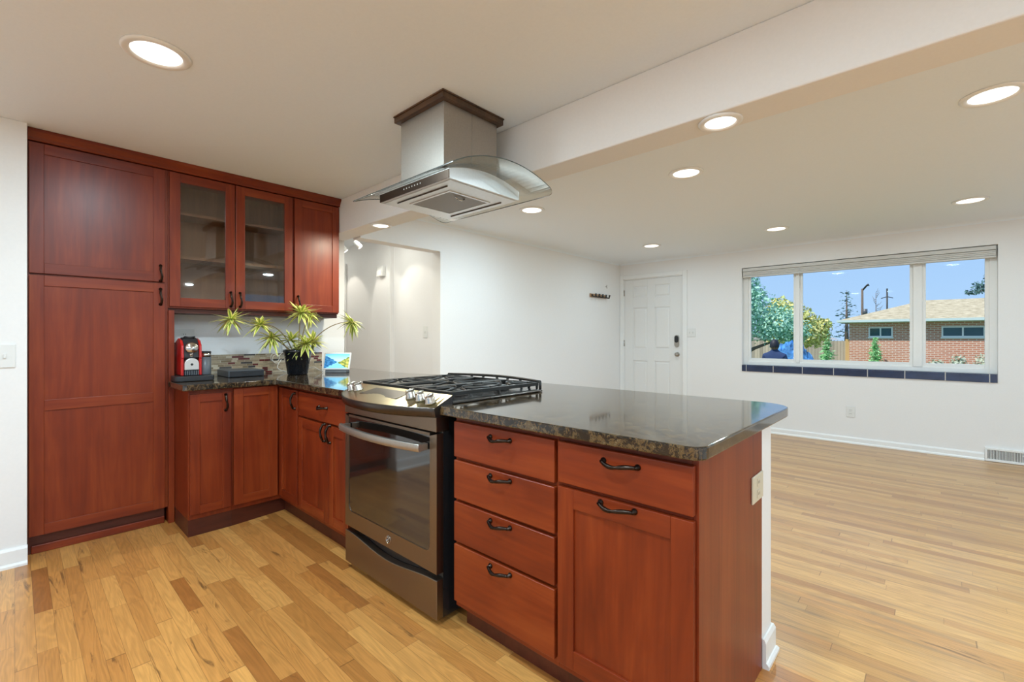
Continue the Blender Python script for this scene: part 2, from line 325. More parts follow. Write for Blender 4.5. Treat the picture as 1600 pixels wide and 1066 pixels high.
# ------------------------------------------------------------------ geometry helpers
class MB:
    """collects shapes (world coordinates) and links them as ONE mesh object"""
    def __init__(s): s.bm = bmesh.new(); s.mi = 0; s.uv = None
    def box(s, x0, x1, y0, y1, z0, z1, mi=None):
        vs = [s.bm.verts.new(p) for p in ((x0,y0,z0),(x1,y0,z0),(x1,y1,z0),(x0,y1,z0),(x0,y0,z1),(x1,y0,z1),(x1,y1,z1),(x0,y1,z1))]
        for q in ((3,2,1,0),(4,5,6,7),(0,1,5,4),(1,2,6,5),(2,3,7,6),(3,0,4,7)):
            f = s.bm.faces.new([vs[i] for i in q]); f.material_index = s.mi if mi is None else mi
        return s
    def prism(s, pts, a, b, axis=2, mi=None, smooth=False):
        """extrude a 2D outline along an axis; pts are the two other coordinates in x,y,z order"""
        def P(p, t):
            p = list(p); p.insert(axis, t); return p
        A = [s.bm.verts.new(P(p, a)) for p in pts]; B = [s.bm.verts.new(P(p, b)) for p in pts]; n = len(pts)
        m = s.mi if mi is None else mi
        fs = [s.bm.faces.new(A[::-1]), s.bm.faces.new(B)]
        for i in range(n):
            f = s.bm.faces.new((A[i], A[(i+1) % n], B[(i+1) % n], B[i])); f.smooth = smooth; fs.append(f)
        for f in fs: f.material_index = m
        return s
    def tube(s, pts, rad, seg=8, mi=None, caps=True):
        pts = [Vector(p) for p in pts]; n = len(pts)
        if not hasattr(rad, '__len__'): rad = [rad] * n
        rings = []; up = Vector((0, 0, 1))
        t0 = (pts[1] - pts[0]).normalized(); u = t0.cross(up)
        if u.length < 1e-3: u = t0.cross(Vector((1, 0, 0)))
        u.normalize()
        for i in range(n):
            t = (pts[min(i+1, n-1)] - pts[max(i-1, 0)]).normalized()
            u = (u - t * u.dot(t)); u.normalize(); v = t.cross(u)
            rings.append([s.bm.verts.new(pts[i] + (u * math.cos(2*PI*k/seg) + v * math.sin(2*PI*k/seg)) * rad[i]) for k in range(seg)])
        m = s.mi if mi is None else mi
        for i in range(n-1):
            for k in range(seg):
                f = s.bm.faces.new((rings[i][k], rings[i][(k+1) % seg], rings[i+1][(k+1) % seg], rings[i+1][k])); f.smooth = True; f.material_index = m
        if caps:
            for r_ in (rings[0][::-1], rings[-1]): f = s.bm.faces.new(r_); f.material_index = m
        return s
    def lathe(s, prof, c=(0, 0, 0), seg=32, mi=None, axis=(0, 0, 1), smooth=True):
        """prof: (radius, height) list, turned about axis through c"""
        q = Vector((0, 0, 1)).rotation_difference(Vector(axis)); c = Vector(c); m = s.mi if mi is None else mi
        rings = []
        for r_, h in prof:
            if r_ < 1e-6: rings.append([s.bm.verts.new(c + q @ Vector((0, 0, h)))])
            else: rings.append([s.bm.verts.new(c + q @ Vector((r_*math.cos(2*PI*k/seg), r_*math.sin(2*PI*k/seg), h))) for k in range(seg)])
        for a, b in zip(rings[:-1], rings[1:]):
            for k in range(seg):
                va = [a[k % len(a)], a[(k+1) % len(a)]]; vb = [b[(k+1) % len(b)], b[k % len(b)]]
                vs = []
                for v in va + vb:
                    if v not in vs: vs.append(v)
                if len(vs) > 2:
                    f = s.bm.faces.new(vs); f.smooth = smooth; f.material_index = m
        return s
    def grid(s, fn, nu, nv, mi=None, smooth=True, close=False):
        V = [[s.bm.verts.new(fn(i/nu, j/nv)) for j in range(nv+1)] for i in range(nu+1)]
        m = s.mi if mi is None else mi
        for i in range(nu):
            for j in range(nv):
                f = s.bm.faces.new((V[i][j], V[i+1][j], V[i+1][j+1], V[i][j+1])); f.smooth = smooth; f.material_index = m
        return V
    def build(s, name, mats, parent=None, bevel=0.0, seg=2, solid=0.0, recalc=True):
        off = Vector((0, 0, 0)); p = parent
        while p is not None: off += Vector(p.location); p = p.parent
        if off.length: bmesh.ops.translate(s.bm, vec=-off, verts=s.bm.verts)
        if recalc: bmesh.ops.recalc_face_normals(s.bm, faces=s.bm.faces)
        me = bpy.data.meshes.new(name); s.bm.to_mesh(me); s.bm.free()
        for m in (mats if isinstance(mats, (list, tuple)) else [mats]): me.materials.append(m)
        o = bpy.data.objects.new(name, me); C.objects.link(o); o.parent = parent
        if solid: md = o.modifiers.new('solid', 'SOLIDIFY'); md.thickness = solid; md.offset = 0
        if bevel:
            md = o.modifiers.new('bevel', 'BEVEL'); md.width = bevel; md.segments = seg; md.limit_method = 'ANGLE'; md.angle_limit = R(40)
            md.harden_normals = False
        return o
def centre(o):
    """move a top-level mesh's origin to the middle of its base"""
    vs = [v.co for v in o.data.vertices]
    c = Vector(((min(v.x for v in vs)+max(v.x for v in vs))/2, (min(v.y for v in vs)+max(v.y for v in vs))/2, min(v.z for v in vs)))
    o.data.transform(Matrix.Translation(-c)); o.location = c
    return o
def tag(o, label=None, cat=None, group=None, kind=None):
    if label: o['label'] = label
    if cat: o['category'] = cat
    if group: o['group'] = group
    if kind: o['kind'] = kind
    return o
def struct(o, label=None, cat=None): return tag(o, label, cat, kind='structure')
def thing(name, loc, label, cat, group=None, kind=None):
    o = bpy.data.objects.new(name, None); C.objects.link(o); o.location = loc; o.empty_display_size = .1
    return tag(o, label, cat, group, kind)
def copy_tree(o, parent=None):
    c = o.copy(); C.objects.link(c); c.parent = parent
    for ch in list(o.children): copy_tree(ch, c)
    return c
def box(name, b, mat, parent=None, bevel=0.0, seg=2): return MB().box(*b).build(name, mat, parent, bevel, seg)

# ================================================================== THE SETTING
ZC = 2.33
fl = MB(); fl.box(-7.2, 3.0, -3.2, 1.9, -.1, 0, 0); fl.box(-7.2, 3.0, 1.9, 6.6, -.1, 0, 1)
struct(fl.build('floor', [m_floor_k, m_floor_l]), 'golden oak strip floor running through kitchen and living room')
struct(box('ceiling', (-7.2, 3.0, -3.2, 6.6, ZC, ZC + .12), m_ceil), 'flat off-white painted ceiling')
struct(box('wall_left', (-4.0, -3.528, -3.1, .045, 0, ZC), m_wall, bevel=.004), 'white wall left of the tall pantry cabinet')
wk = MB(); wk.box(-4.0, -3.88, .045, 1.997, 0, ZC); wk.box(-7.1, -4.0, 1.897, 1.997, 0, ZC)
struct(wk.build('wall_kitchen', m_wall), 'white wall behind the coffee machine and wall cabinets')
struct(MB().box(-3.88, 2.95, 1.819, 1.995, 2.055, ZC).build('wall_header', m_wall, bevel=.006), 'boxed white header beam between kitchen and living room')
wl = MB(); wl.prism([(1.996, ZC), (1.996, 2.041), (2.853, 2.041), (2.853, 0), (6.5, 0), (6.5, ZC)], -3.72, -3.595, axis=0)
struct(wl.build('wall_side', m_wall, bevel=.004), 'long white living room wall with hallway opening')
struct(MB().prism([(-7.1, 2.85), (-4.49, 2.85), (-4.49, 2.90), (-3.721, 2.90), (-3.721, 3.05), (-7.1, 3.05)], 0, ZC, axis=2).build('wall_hall', m_wall), 'hallway wall carrying the door chime')
struct(box('wall_hall_far', (-7.2, -7.1, 1.8, 3.0, 0, ZC), m_wall))
wb = MB(); wb.box(-4.0, -1.2, -3.25, -3.1, 0, ZC); wb.box(-1.2, 1.4, -3.25, -3.1, 2.08, ZC); wb.box(1.4, 2.6, -3.25, -3.1, 0, ZC)
struct(wb.build('wall_back', m_wall))
# window wall with the holes for window_1 and door_1
WX0, WX1, WZ0, WZ1, WY = -1.837, .444, .839, 2.086, 6.378
DX0, DX1, DZ = -3.535, -2.608, 2.076
ww = MB()
ww.box(-3.72, DX0, WY, WY + .2, 0, ZC); ww.box(DX0, DX1, WY, WY + .2, DZ, ZC); ww.box(DX1, WX0, WY, WY + .2, 0, ZC)
ww.box(WX0, WX1, WY, WY + .2, 0, WZ0 - .082); ww.box(WX0, WX1, WY, WY + .2, WZ1, ZC); ww.box(WX1, 3.0, WY, WY + .2, 0, ZC)
struct(ww.build('wall_window', m_wall), 'white living room wall holding the front door and picture window')
# right-hand wall, with openings for unseen glazing added to bring in daylight
wr = MB()
wr.box(2.6, 2.8, -3.1, -2.2, 0, ZC); wr.box(2.6, 2.8, -2.2, .6, 2.08, ZC); wr.box(2.6, 2.8, .6, 3.0, 0, ZC)
wr.box(2.6, 2.8, 3.0, 5.4, 0, .84); wr.box(2.6, 2.8, 3.0, 5.4, 2.09, ZC); wr.box(2.6, 2.8, 5.4, 6.4, 0, ZC)
struct(wr.build('wall_right', m_wall))
def simple_window(name, y0, y1, z0, z1):
    t = thing(name, (2.7, (y0+y1)/2, z0), 'white framed glazing added unseen in the right-hand wall for daylight', None, kind='structure')
    f = MB(); w = .05
    for a, b, c, d in ((y0, y1, z0, z0+w), (y0, y1, z1-w, z1), (y0, y0+w, z0+w, z1-w), (y1-w, y1, z0+w, z1-w), ((y0+y1)/2-w/2, (y0+y1)/2+w/2, z0+w, z1-w)):
        f.box(2.67, 2.73, a, b, c, d)
    f.build('window_frame', m_vinyl, t); box('pane', (2.697, 2.703, y0+w, y1-w, z0+w, z1-w), m_pane, t)
simple_window('added_window', 3.0, 5.4, .84, 2.09); simple_window('added_door_right', -2.2, .6, 0, 2.08)
t = thing('added_door_back', (.1, -3.17, 0), 'white framed sliding glass door added unseen in the kitchen back wall for daylight', None, kind='structure')  # unseen door, added to carry daylight fill into the kitchen
f = MB()
for a, b, c, d in ((-1.2, 1.4, 0, .06), (-1.2, 1.4, 2.02, 2.08), (-1.2, -1.14, .06, 2.02), (1.34, 1.4, .06, 2.02), (.07, .13, .06, 2.02)): f.box(a, b, -3.20, -3.14, c, d)
f.build('window_frame', m_vinyl, t); box('pane', (-1.14, 1.34, -3.173, -3.167, .06, 2.02), m_pane, t)
struct(MB().box(-3.5, -.459, 1.832, 1.955, 0, .876).build('wall_peninsula', m_wall, bevel=.004), 'low white wall end behind the peninsula cabinets')

# baseboards (moulded profile with quarter round)
def skirting(name, pts, h=.074, label=None):
    """pts: (x, y) run with the room on its left-hand side"""
    prof = [(0, 0), (.022, 0), (.022, .012), (.016, .02), (.012, .022), (.012, h-.014), (.006, h), (0, h)]
    m = MB()
    P = [Vector((p[0], p[1], 0)) for p in pts]; n = len(P); rings = []
    for i in range(n):
        d0 = (P[i]-P[i-1]).normalized() if i else (P[1]-P[0]).normalized()
        d1 = (P[i+1]-P[i]).normalized() if i < n-1 else d0
        n0 = Vector((-d0.y, d0.x, 0)); n1 = Vector((-d1.y, d1.x, 0)); nn = (n0+n1); nn = nn / max(.3, nn.dot(n0))
        rings.append([m.bm.verts.new(P[i] + nn * a + Vector((0, 0, b))) for a, b in prof])
    for r0, r1 in zip(rings[:-1], rings[1:]):
        for k in range(len(prof)): m.bm.faces.new((r0[k], r0[(k+1) % len(prof)], r1[(k+1) % len(prof)], r1[k]))
    m.bm.faces.new(rings[0]); m.bm.faces.new(rings[-1][::-1])
    return struct(m.build(name, m_trim), label)
skirting('baseboard_window', [(.354, WY-.001), (-2.53, WY-.001)][::1], label='white baseboard under the picture window')
skirting('baseboard_side', [(-3.594, 6.36), (-3.594, 2.853)], label='white baseboard along the long side wall')
skirting('baseboard_left', [(-3.527, .046), (-3.527, -3.0)], .10, 'white baseboard at the foot of the left wall')
skirting('baseboard_right', [(2.599, .7), (2.599, 6.3)])
skirting('baseboard_peninsula', [(-.458, 1.83), (-.458, 1.956), (-3.4, 1.956)][::-1], .105, 'white baseboard wrapping the low peninsula wall')
skirting('baseboard_back', [(-3.5, -3.099), (-1.22, -3.099)])
# cove where walls meet the living room ceiling
def cove(name, a, b, nx, ny):
    m = MB(); r = .03; prof = [(0, 0)] + [(r*(1-math.sin(t*PI/12)), r*(1-math.cos(t*PI/12))) for t in range(7)][::-1]
    prof = [(0, 0), (r, 0)] + [(r - r*math.sin(t*PI/12), r - r*math.cos(t*PI/12)) for t in range(1, 6)] + [(0, r)]
    A = [m.bm.verts.new((a[0]+nx*p, a[1]+ny*p, ZC-q)) for p, q in prof]; B = [m.bm.verts.new((b[0]+nx*p, b[1]+ny*p, ZC-q)) for p, q in prof]
    for k in range(len(prof)):
        m.bm.faces.new((A[k], A[(k+1) % len(prof)], B[(k+1) % len(prof)], B[k]))
    m.bm.faces.new(A); m.bm.faces.new(B[::-1])
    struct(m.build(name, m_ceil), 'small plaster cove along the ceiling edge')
cove('trim_1', (-3.594, WY-.001), (2.6, WY-.001), 0, -1)
cove('trim_2', (-3.594, 1.996), (-3.594, WY-.03), 1, 0)

# ------------------------------------------------------------------ front door
d1 = thing('door_1', ((DX0+DX1)/2, WY, 0), 'white six-panel front door with keypad lock', None, kind='structure')
fr = MB(); y0, y1 = WY-.018, WY+.002
fr.box(-3.592, -3.537, y0, y1, 0, 2.135); fr.box(-2.606, -2.545, y0, y1, 0, 2.135); fr.box(-3.537, -2.606, y0, y1, 2.078, 2.135)
fr.box(-3.537, -3.527, y1, WY+.12, 0, DZ); fr.box(-2.616, -2.606, y1, WY+.12, 0, DZ); fr.box(-3.537, -2.606, y1, WY+.12, 2.066, 2.078)
fr.build('door_frame', m_trim, d1, .003)
lf = MB(); lx0, lx1, lz0, lz1, ly = -3.525, -2.618, .008, 2.064, WY+.012
cols = [(lx0+.145, lx0+.375), (lx0+.49, lx0+.725)]; rows = [(.27, .84), (1.02, 1.635), (1.79, 1.965)]
xs = [lx0, cols[0][0], cols[0][1], cols[1][0], cols[1][1], lx1]
lf.box(xs[0], xs[1], ly, ly+.04, lz0, lz1); lf.box(xs[2], xs[3], ly, ly+.04, lz0, lz1); lf.box(xs[4], xs[5], ly, ly+.04, lz0, lz1)
zz = [lz0, rows[0][0], rows[0][1], rows[1][0], rows[1][1], rows[2][0], rows[2][1], lz1]
for c in cols:
    for k in (0, 2, 4, 6): lf.box(c[0], c[1], ly, ly+.04, zz[k], zz[k+1])
    for r_ in rows:
        lf.box(c[0], c[1], ly+.010, ly+.03, r_[0], r_[1]); g = .032
        a = [lf.bm.verts.new(p) for p in ((c[0]+.012, ly+.010, r_[0]+.012), (c[1]-.012, ly+.010, r_[0]+.012), (c[1]-.012, ly+.010, r_[1]-.012), (c[0]+.012, ly+.010, r_[1]-.012))]
        b = [lf.bm.verts.new(p) for p in ((c[0]+g, ly+.003, r_[0]+g), (c[1]-g, ly+.003, r_[0]+g), (c[1]-g, ly+.003, r_[1]-g), (c[0]+g, ly+.003, r_[1]-g))]
        lf.bm.faces.new(b)
        for k in range(4): lf.bm.faces.new((a[k], a[(k+1) % 4], b[(k+1) % 4], b[k]))
lf.build('door_leaf', m_door, d1, .002)
for z in (.25, 1.10, 1.87): MB().tube([(-3.527, ly-.006, z-.045), (-3.527, ly-.006, z+.045)], .008, 8).build('hinge', m_nickel, d1)
kp = MB(); pts = [(-2.697+.034*math.cos(t), 1.14+.052*(1 if math.sin(t) > 0 else -1)+.034*math.sin(t)) for t in [i*PI/12+.001 for i in range(24)]]
kp.prism(pts, ly-.022, ly, axis=1)
kpo = kp.build('keypad_lock', m_nickel, d1, .004)
pts = [(-2.697+.029*math.cos(t), 1.165+.02*(1 if math.sin(t) > 0 else -1)+.029*math.sin(t)) for t in [i*PI/12+.001 for i in range(24)]]
MB().prism(pts, ly-.026, ly-.0225, axis=1).build('keypad_face', m_blackpl, kpo)
MB().lathe([(0, .052), (.018, .052), (.028, .040), (.028, .030), (.012, .018), (.012, .006), (.032, .004), (.032, 0), (0, 0)], (-2.692, ly-.0005, .949), 24, axis=(0, -1, 0)).build('door_knob', m_nickel, d1)

# ------------------------------------------------------------------ picture window
w1 = thing('window_1', ((WX0+WX1)/2, WY+.1, WZ0), 'wide three-light picture window with white frame and navy tile sill', None, kind='structure')
fy0, fy1 = WY+.075, WY+.135
f = MB()
f.box(WX0, WX0+.055, fy0, fy1, WZ0, WZ1); f.box(WX1-.055, WX1, fy0, fy1, WZ0, WZ1)
f.box(WX0+.055, WX1-.055, fy0, fy1, WZ0, WZ0+.045); f.box(WX0+.055, WX1-.055, fy0, fy1, WZ1-.05, WZ1)
f.build('window_frame', m_vinyl, w1, .003)
mull = [(-1.245, -1.205), (-.170, -.098)]
for a, b in mull: box('mullion', (a, b, fy0-.006, fy1-.004, WZ0+.045, WZ1-.05), m_vinyl, w1, .003)
edges = [WX0+.055, mull[0][0], mull[0][1], mull[1][0], mull[1][1], WX1-.055]
for k in range(3):
    a, b = edges[2*k], edges[2*k+1]; s = MB(); w = .028; z0, z1 = WZ0+.045, WZ1-.05; sy0, sy1 = fy0+.012, fy0+.045
    s.box(a, a+w, sy0, sy1, z0, z1); s.box(b-w, b, sy0, sy1, z0, z1); s.box(a+w, b-w, sy0, sy1, z0, z0+w+.012); s.box(a+w, b-w, sy0, sy1, z1-w, z1)
    so = s.build('sash', m_vinyl, w1, .002); box('pane', (a+w, b-w, sy0+.014, sy0+.018, z0+w+.012, z1-w), m_pane, so)
sl = MB()
g = [-1.837, -1.781, -1.473, -1.163, -.855, -.546, -.234, .077, .388, .444]; gw = .0035
for a, b in zip(g[:-1], g[1:]):
    sl.box(a+gw, b-gw, WY-.012, WY+.074, WZ0-.012, WZ0, 0); sl.box(a+gw, b-gw, WY-.012, WY-.001, WZ0-.082, WZ0-.0125, 0)
sl.box(WX0+.001, WX1-.001, WY-.010, WY+.076, WZ0-.080, WZ0-.002, 1)
sl.build('window_sill', [m_navy, m_grout], w1, .0015)
# gathered grey window shade at the top of the recess
sh = thing('window_shade', ((WX0+WX1)/2, WY+.02, WZ1-.11), 'pale grey shade raised to the top of the picture window', 'window shade')
box('headrail', (WX0+.012, WX1-.012, WY-.004, WY+.05, WZ1-.048, WZ1-.010), m_shade, sh, .003)
st = MB()
for k in range(3): st.box(WX0+.012, WX1-.012, WY+.000+.002*k, WY+.046, WZ1-.068-k*.017, WZ1-.052-k*.017)
st.build('folded_shade', m_shade, sh, .004)
box('bottom_rail', (WX0+.012, WX1-.012, WY+.002, WY+.046, WZ1-.124, WZ1-.1045), m_shade, sh, .003)
MB().tube([(-1.20, WY-.001, WZ1-.05), (-1.202, WY-.002, WZ1-.18), (-1.190, WY-.001, WZ1-.30)], .0025, 6).build('pull_cord', m_white_pl, sh)

# floor register under the right end of the window wall
rg = thing('floor_register', (.66, WY-.02, 0), 'white wall register grille at the foot of the window wall', 'vent')
f = MB(); y0, y1 = WY-.026, WY-.001
f.box(.356, .96, y0, y1, .112, .132); f.box(.356, .96, y0, y1, .002, .024); f.box(.356, .374, y0, y1, .024, .112); f.box(.942, .96, y0, y1, .024, .112)
f.build('frame', m_trim, rg, .003)
f = MB(); x = .380
while x < .94: f.box(x, x+.0045, y0+.006, y0+.018, .024, .112); x += .0098
f.box(.374, .942, y0+.018, y1, .024, .112, 1)
f.build('grille', [m_trim, m_dark_slot], rg)
MB().tube([(.602, y0-.001, .09), (.630, y0-.012, .07)], .004, 6).build('lever', m_trim, rg)

# ------------------------------------------------------------------ recessed ceiling lights
def lamp_data(power, size):
    ld = bpy.data.lights.new('lamp_glow', 'AREA'); ld.shape = 'DISK'; ld.size = size; ld.energy = power; ld.color = LAMP_C; return ld
LD_BIG = lamp_data(LAMP_W, .16); LD_K1 = lamp_data(LAMP_W*.95, .16); LD_FAR = lamp_data(LAMP_W*.26, .16)
LD_HALL_FILL = lamp_data(4.0, .16); LD_HALL_FILL.color = (.95, .97, .88)  # for lamps added out of sight to brighten the hallway
LD_SML = lamp_data(LAMP_W*.45, .105); LD_SML.color = (1.0, .93, .72); LD_SM = lamp_data(LAMP_W*.55, .105)
LD_LIV = lamp_data(LAMP_W*.62, .16)
protos = {}
def downlight(x, y, z, big, label, ld):
    key = big
    if key not in protos:
        r = .115 if big else .082; l = .083 if big else .056
        t = thing('ceiling_light', (x, y, z), label, 'ceiling light', 'recessed ceiling lights' if big else 'recessed lights under the header')
        MB().lathe([(l, -.001), (l+.004, -.008), (r-.008, -.010), (r, -.004), (r, -.0005), (l, -.0005)], (x, y, z), 40).build('trim_ring', m_trim, t)
        MB().lathe([(0, -.003), (l, -.003), (l, -.0008), (0, -.0008)], (x, y, z), 40).build('lens', m_lens, t)
        lo = bpy.data.objects.new('lamp_glow', ld); C.objects.link(lo); lo.parent = t; lo.location = (0, 0, -.012)
        protos[key] = t; return t
    t = copy_tree(protos[key]); t.location = (x, y, z); t['label'] = label
    for c in t.children:
        if c.type == 'LIGHT': c.data = ld
    return t
downlight(-2.282, .384, ZC, True, 'recessed ceiling light over the kitchen floor, nearest the pantry', LD_K1)
for (x, y) in ((-1.5, -1.7), (-.2, -1.7), (1.2, -1.5), (1.2, .2)):  # unseen lamps, added and placed to light the kitchen
    downlight(x, y, ZC, True, 'recessed ceiling light added to light the unseen kitchen behind the viewer', LD_BIG)
downlight(-.55, .2, ZC, True, 'recessed ceiling light added to light the unseen kitchen behind the viewer', LD_BIG)
downlight(-4.2, 2.42, ZC, True, 'recessed ceiling light added to brighten the hallway, hidden by the header', LD_HALL_FILL)
downlight(-5.9, 2.42, ZC, True, 'recessed ceiling light added out of sight to brighten the far hallway', LD_HALL_FILL)
liv = [(.198, 3.099, 'large recessed ceiling light at the right edge of the living room ceiling'),
       (-1.262, 3.139, 'recessed living room light in the near row, between the header light and the front row'),
       (-2.64, 3.124, 'recessed living room light showing just right of the range hood glass'),
       (.215, 5.367, 'recessed living room light above the right part of the picture window'),
       (-1.22, 5.402, 'recessed living room light above the left part of the picture window'),
       (-2.585, 5.356, 'recessed living room light nearest the front door'),
       (1.6, 3.10, 'recessed living room light beyond the right of the view'), (1.6, 5.36, 'recessed living room light beyond the right of the view')]
for x, y, lb in liv: downlight(x, y, ZC, True, lb, LD_LIV if y < 4 else LD_FAR)
downlight(-.629, 1.907, 2.055, False, 'small recessed light under the header beam, right of the hood', LD_SM)
downlight(-3.128, 1.907, 2.055, False, 'small recessed light under the header beam, left below the hood', LD_SML)
downlight(1.6, 1.907, 2.055, False, 'small recessed light under the header beam beyond the right of the view', LD_SM)

# hallway track light
tr = thing('track_light', (-4.9, 2.42, ZC), 'white track light with small spot heads on hallway ceiling', 'track light')
box('track', (-5.6, -4.3, 2.40, 2.435, 2.300, 2.328), m_white_pl, tr, .003)
for (sx, dx) in ((-4.72, .25), (-5.35, .1), (-4.42, .5)):
    hd = MB(); hd.tube([(sx, 2.417, 2.300), (sx, 2.417, 2.20)], .006, 8); d = Vector((dx, .55, -.75)).normalized()
    c = Vector((sx, 2.417, 2.165)); hd.tube([c - d*.035, c + d*.045], [.026, .03], 16)
    ho = hd.build('spot_head', m_white_pl, tr)
    MB().tube([c + d*.0455, c + d*.047], [.024, .024], 16).build('spot_lens', m_lens, ho)
    sd = bpy.data.lights.new('spot_glow', 'SPOT'); sd.energy = 6; sd.spot_size = R(65); sd.spot_blend = .35; sd.shadow_soft_size = .02; sd.color = (1, .93, .80)
    so = bpy.data.objects.new('spot_glow', sd); C.objects.link(so); so.parent = tr
    so.location = (c + d*.055) - Vector(tr.location); so.rotation_euler = d.to_track_quat('-Z', 'Y').to_euler()
# hallway door casing at the far left of the opening
hd_ = MB(); hd_.box(-5.54, -5.47, 2.825, 2.849, 0, 2.12)
struct(hd_.build('trim_3', m_trim, bevel=.003), 'white door casing in the hallway')
ch = thing('door_chime', (-4.637, 2.82, 1.90), 'square white door chime on the hallway wall', 'door chime')
box('chime_cover', (-4.70, -4.575, 2.805, 2.849, 1.885, 2.005), m_white_pl, ch, .008)
box('chime_grille', (-4.68, -4.595, 2.801, 2.8045, 1.90, 1.955), m_trim, ch, .001)

# ------------------------------------------------------------------ switch and outlet plates
def plate(name, c, nrm, w, h, kind, label, mat, cat):
    """c: centre on the wall, nrm: '-y', '+x' facing"""
    t = thing(name, c, label, cat)
    def bx(nm, u0, u1, z0, z1, d0, d1, mt, par, bev=.001):
        x, y, z = c
        b = (x+u0, x+u1, y-d1, y-d0, z+z0, z+z1) if nrm == '-y' else (x+d0, x+d1, y+u0, y+u1, z+z0, z+z1)
        return box(nm, b, mt, par, bev)
    pl = bx('cover_plate', -w/2, w/2, -h/2, h/2, .0006, .0066, mat, t, .002)
    if kind == 'outlet':
        for s in (-1, 1):
            r_ = bx('receptacle', -.016, .016, s*.020-.014, s*.020+.014, .0068, .0088, mat, t, .002)
            for q in (-.006, .006): bx('slot', q-.001, q+.001, s*.020-.004, s*.020+.005, .0089, .0093, m_dark_slot, r_, 0)
    else:
        n = {'single': [0], 'double': [-.023, .023]}[kind]
        for q in n:
            bx('toggle', q-.005, q+.005, -.010, .012, .0068, .0155, mat, t, .001)
    return t
plate('switch_plate', (-2.492, WY, 1.257), '-y', .118, .115, 'double', 'white double light switch beside the front door', m_white_pl, 'light switch')
plate('outlet', (-.698, WY, .356), '-y', .080, .120, 'outlet', 'white wall outlet low under the picture window', m_white_pl, 'outlet')
plate('outlet', (-3.880, .808, 1.195), '+x', .12, .11, 'outlet', 'white outlet plate above the red coffee machine', m_white_pl, 'outlet')
plate('outlet', (-3.880, 1.475, 1.115), '+x', .075, .115, 'outlet', 'white outlet on the wall behind the potted plant', m_white_pl, 'outlet')
plate('switch_plate', (-3.528, -.035, 1.098), '+x', .075, .12, 'single', 'white light switch at the left edge, on the wall left of pantry', m_white_pl, 'light switch')
plate('switch_plate', (-3.90, 2.90, 1.25), '-y', .075, .12, 'single', 'white light switch on the hallway wall inside the opening', m_white_pl, 'light switch')
plate('outlet', (-.459, 1.758, .672), '+x', .125, .092, 'outlet', 'almond outlet plate on the end panel of the peninsula', m_plate, 'outlet')

# coat hook rack on the side wall by the front door
hr = thing('coat_rack', (-3.595, 5.74, 1.755), 'wooden coat rack with black hooks beside the front door', 'coat rack')
box('board', (-3.594, -3.578, 5.515, 5.965, 1.765, 1.815), wood('light_rack_wood', (.22, .12, .06), (.34, .20, .10), (.45, .28, .15), axis=1), hr, .002)
for k in range(5):
    y = 5.555 + k*.092
    MB().tube([(-3.577, y, 1.80), (-3.556, y, 1.772), (-3.522, y, 1.765), (-3.510, y, 1.812)], [.014, .011, .011, .014], 8).build('hook', m_black, hr)
tag(centre(MB().tube([(-3.594, 5.945, 1.945), (-3.575, 5.945, 1.94), (-3.572, 5.945, 1.965)], .005, 6).tube([(-3.575, 5.945, 1.94), (-3.570, 5.95, 1.915)], .004, 6).build('wall_hook', m_nickel)), 'tiny single metal hook on the wall above the coat rack', 'hook')

# ================================================================== CABINETS
def orient(side, face):
    """returns f(a0,a1,z0,z1,d0,d1) -> box bounds; d is depth measured from the face into the cabinet"""
    if side == '+x': return lambda a0, a1, z0, z1, d0, d1: (face-d1, face-d0, a0, a1, z0, z1)
    return lambda a0, a1, z0, z1, d0, d1: (a0, a1, face+d0, face+d1, z0, z1)
def pull(parent, side, face, a, z, vertical, ln=.096):
    m = MB(); out = Vector((1, 0, 0)) if side == '+x' else Vector((0, -1, 0)); al = Vector((0, 1, 0)) if side == '+x' else Vector((1, 0, 0))
    ax = Vector((0, 0, 1)) if vertical else al
    sd = ax.cross(out)
    c = Vector((face, a, z)) if side == '+x' else Vector((a, face, z)); c = c + out*.0004
    for s in (-1, 1):
        e = c + ax*(s*ln/2)
        m.lathe([(0, 0), (.0095, 0), (.0095, .003), (.006, .006), (.005, .016), (0, .018)], e, 12, axis=tuple(out))
    pts = []; rad = []
    for i in range(17):
        t = i/16; q = (t-.5)*ln; b = math.sin(t*PI)
        pts.append(c + ax*q + out*(.013 + .016*b) + sd*(.0035*math.sin(t*2*PI)*1.0) - (Vector((0, 0, 1))*(.006*b) if not vertical else Vector((0, 0, 0)))); rad.append(.0048 + .0026*b*abs(math.sin(t*2*PI)) + .0012*(1-b))
    m.tube(pts, rad, 8)
    return m.build('handle', m_bronze, parent)
def shaker(parent, side, face, a0, a1, z0, z1, stile=.058, rails=(), glass=False, name='door', hinge=None):
    o = orient(side, face); m = MB(); T = .019; hm = 2 if side == '-y' else 1
    m.box(*o(a0, a0+stile, z0, z1, 0, T), 0); m.box(*o(a1-stile, a1, z0, z1, 0, T), 0)
    zr = [z0, z1-stile] + list(rails)
    for z in zr: m.box(*o(a0+stile, a1-stile, z, z+stile, 0, T), 1)
    if not glass: m.box(*o(a0+stile-.004, a1-stile+.004, z0+stile-.004, z1-stile+.004, .0075, .016), 0)
    d = m.build(name, [m_cherry, m_cherry_h if side == '+x' else m_cherry_x], parent, .0016)
    if glass: box('glass_pane', o(a0+stile-.004, a1-stile+.004, z0+stile-.004, z1-stile+.004, .009, .013), m_cabglass, d)
    return d
def slab(parent, side, face, a0, a1, z0, z1):
    return box('drawer', orient(side, face)(a0, a1, z0, z1, 0, .019), m_cherry_h if side == '+x' else m_cherry_x, parent, .0035, 3)

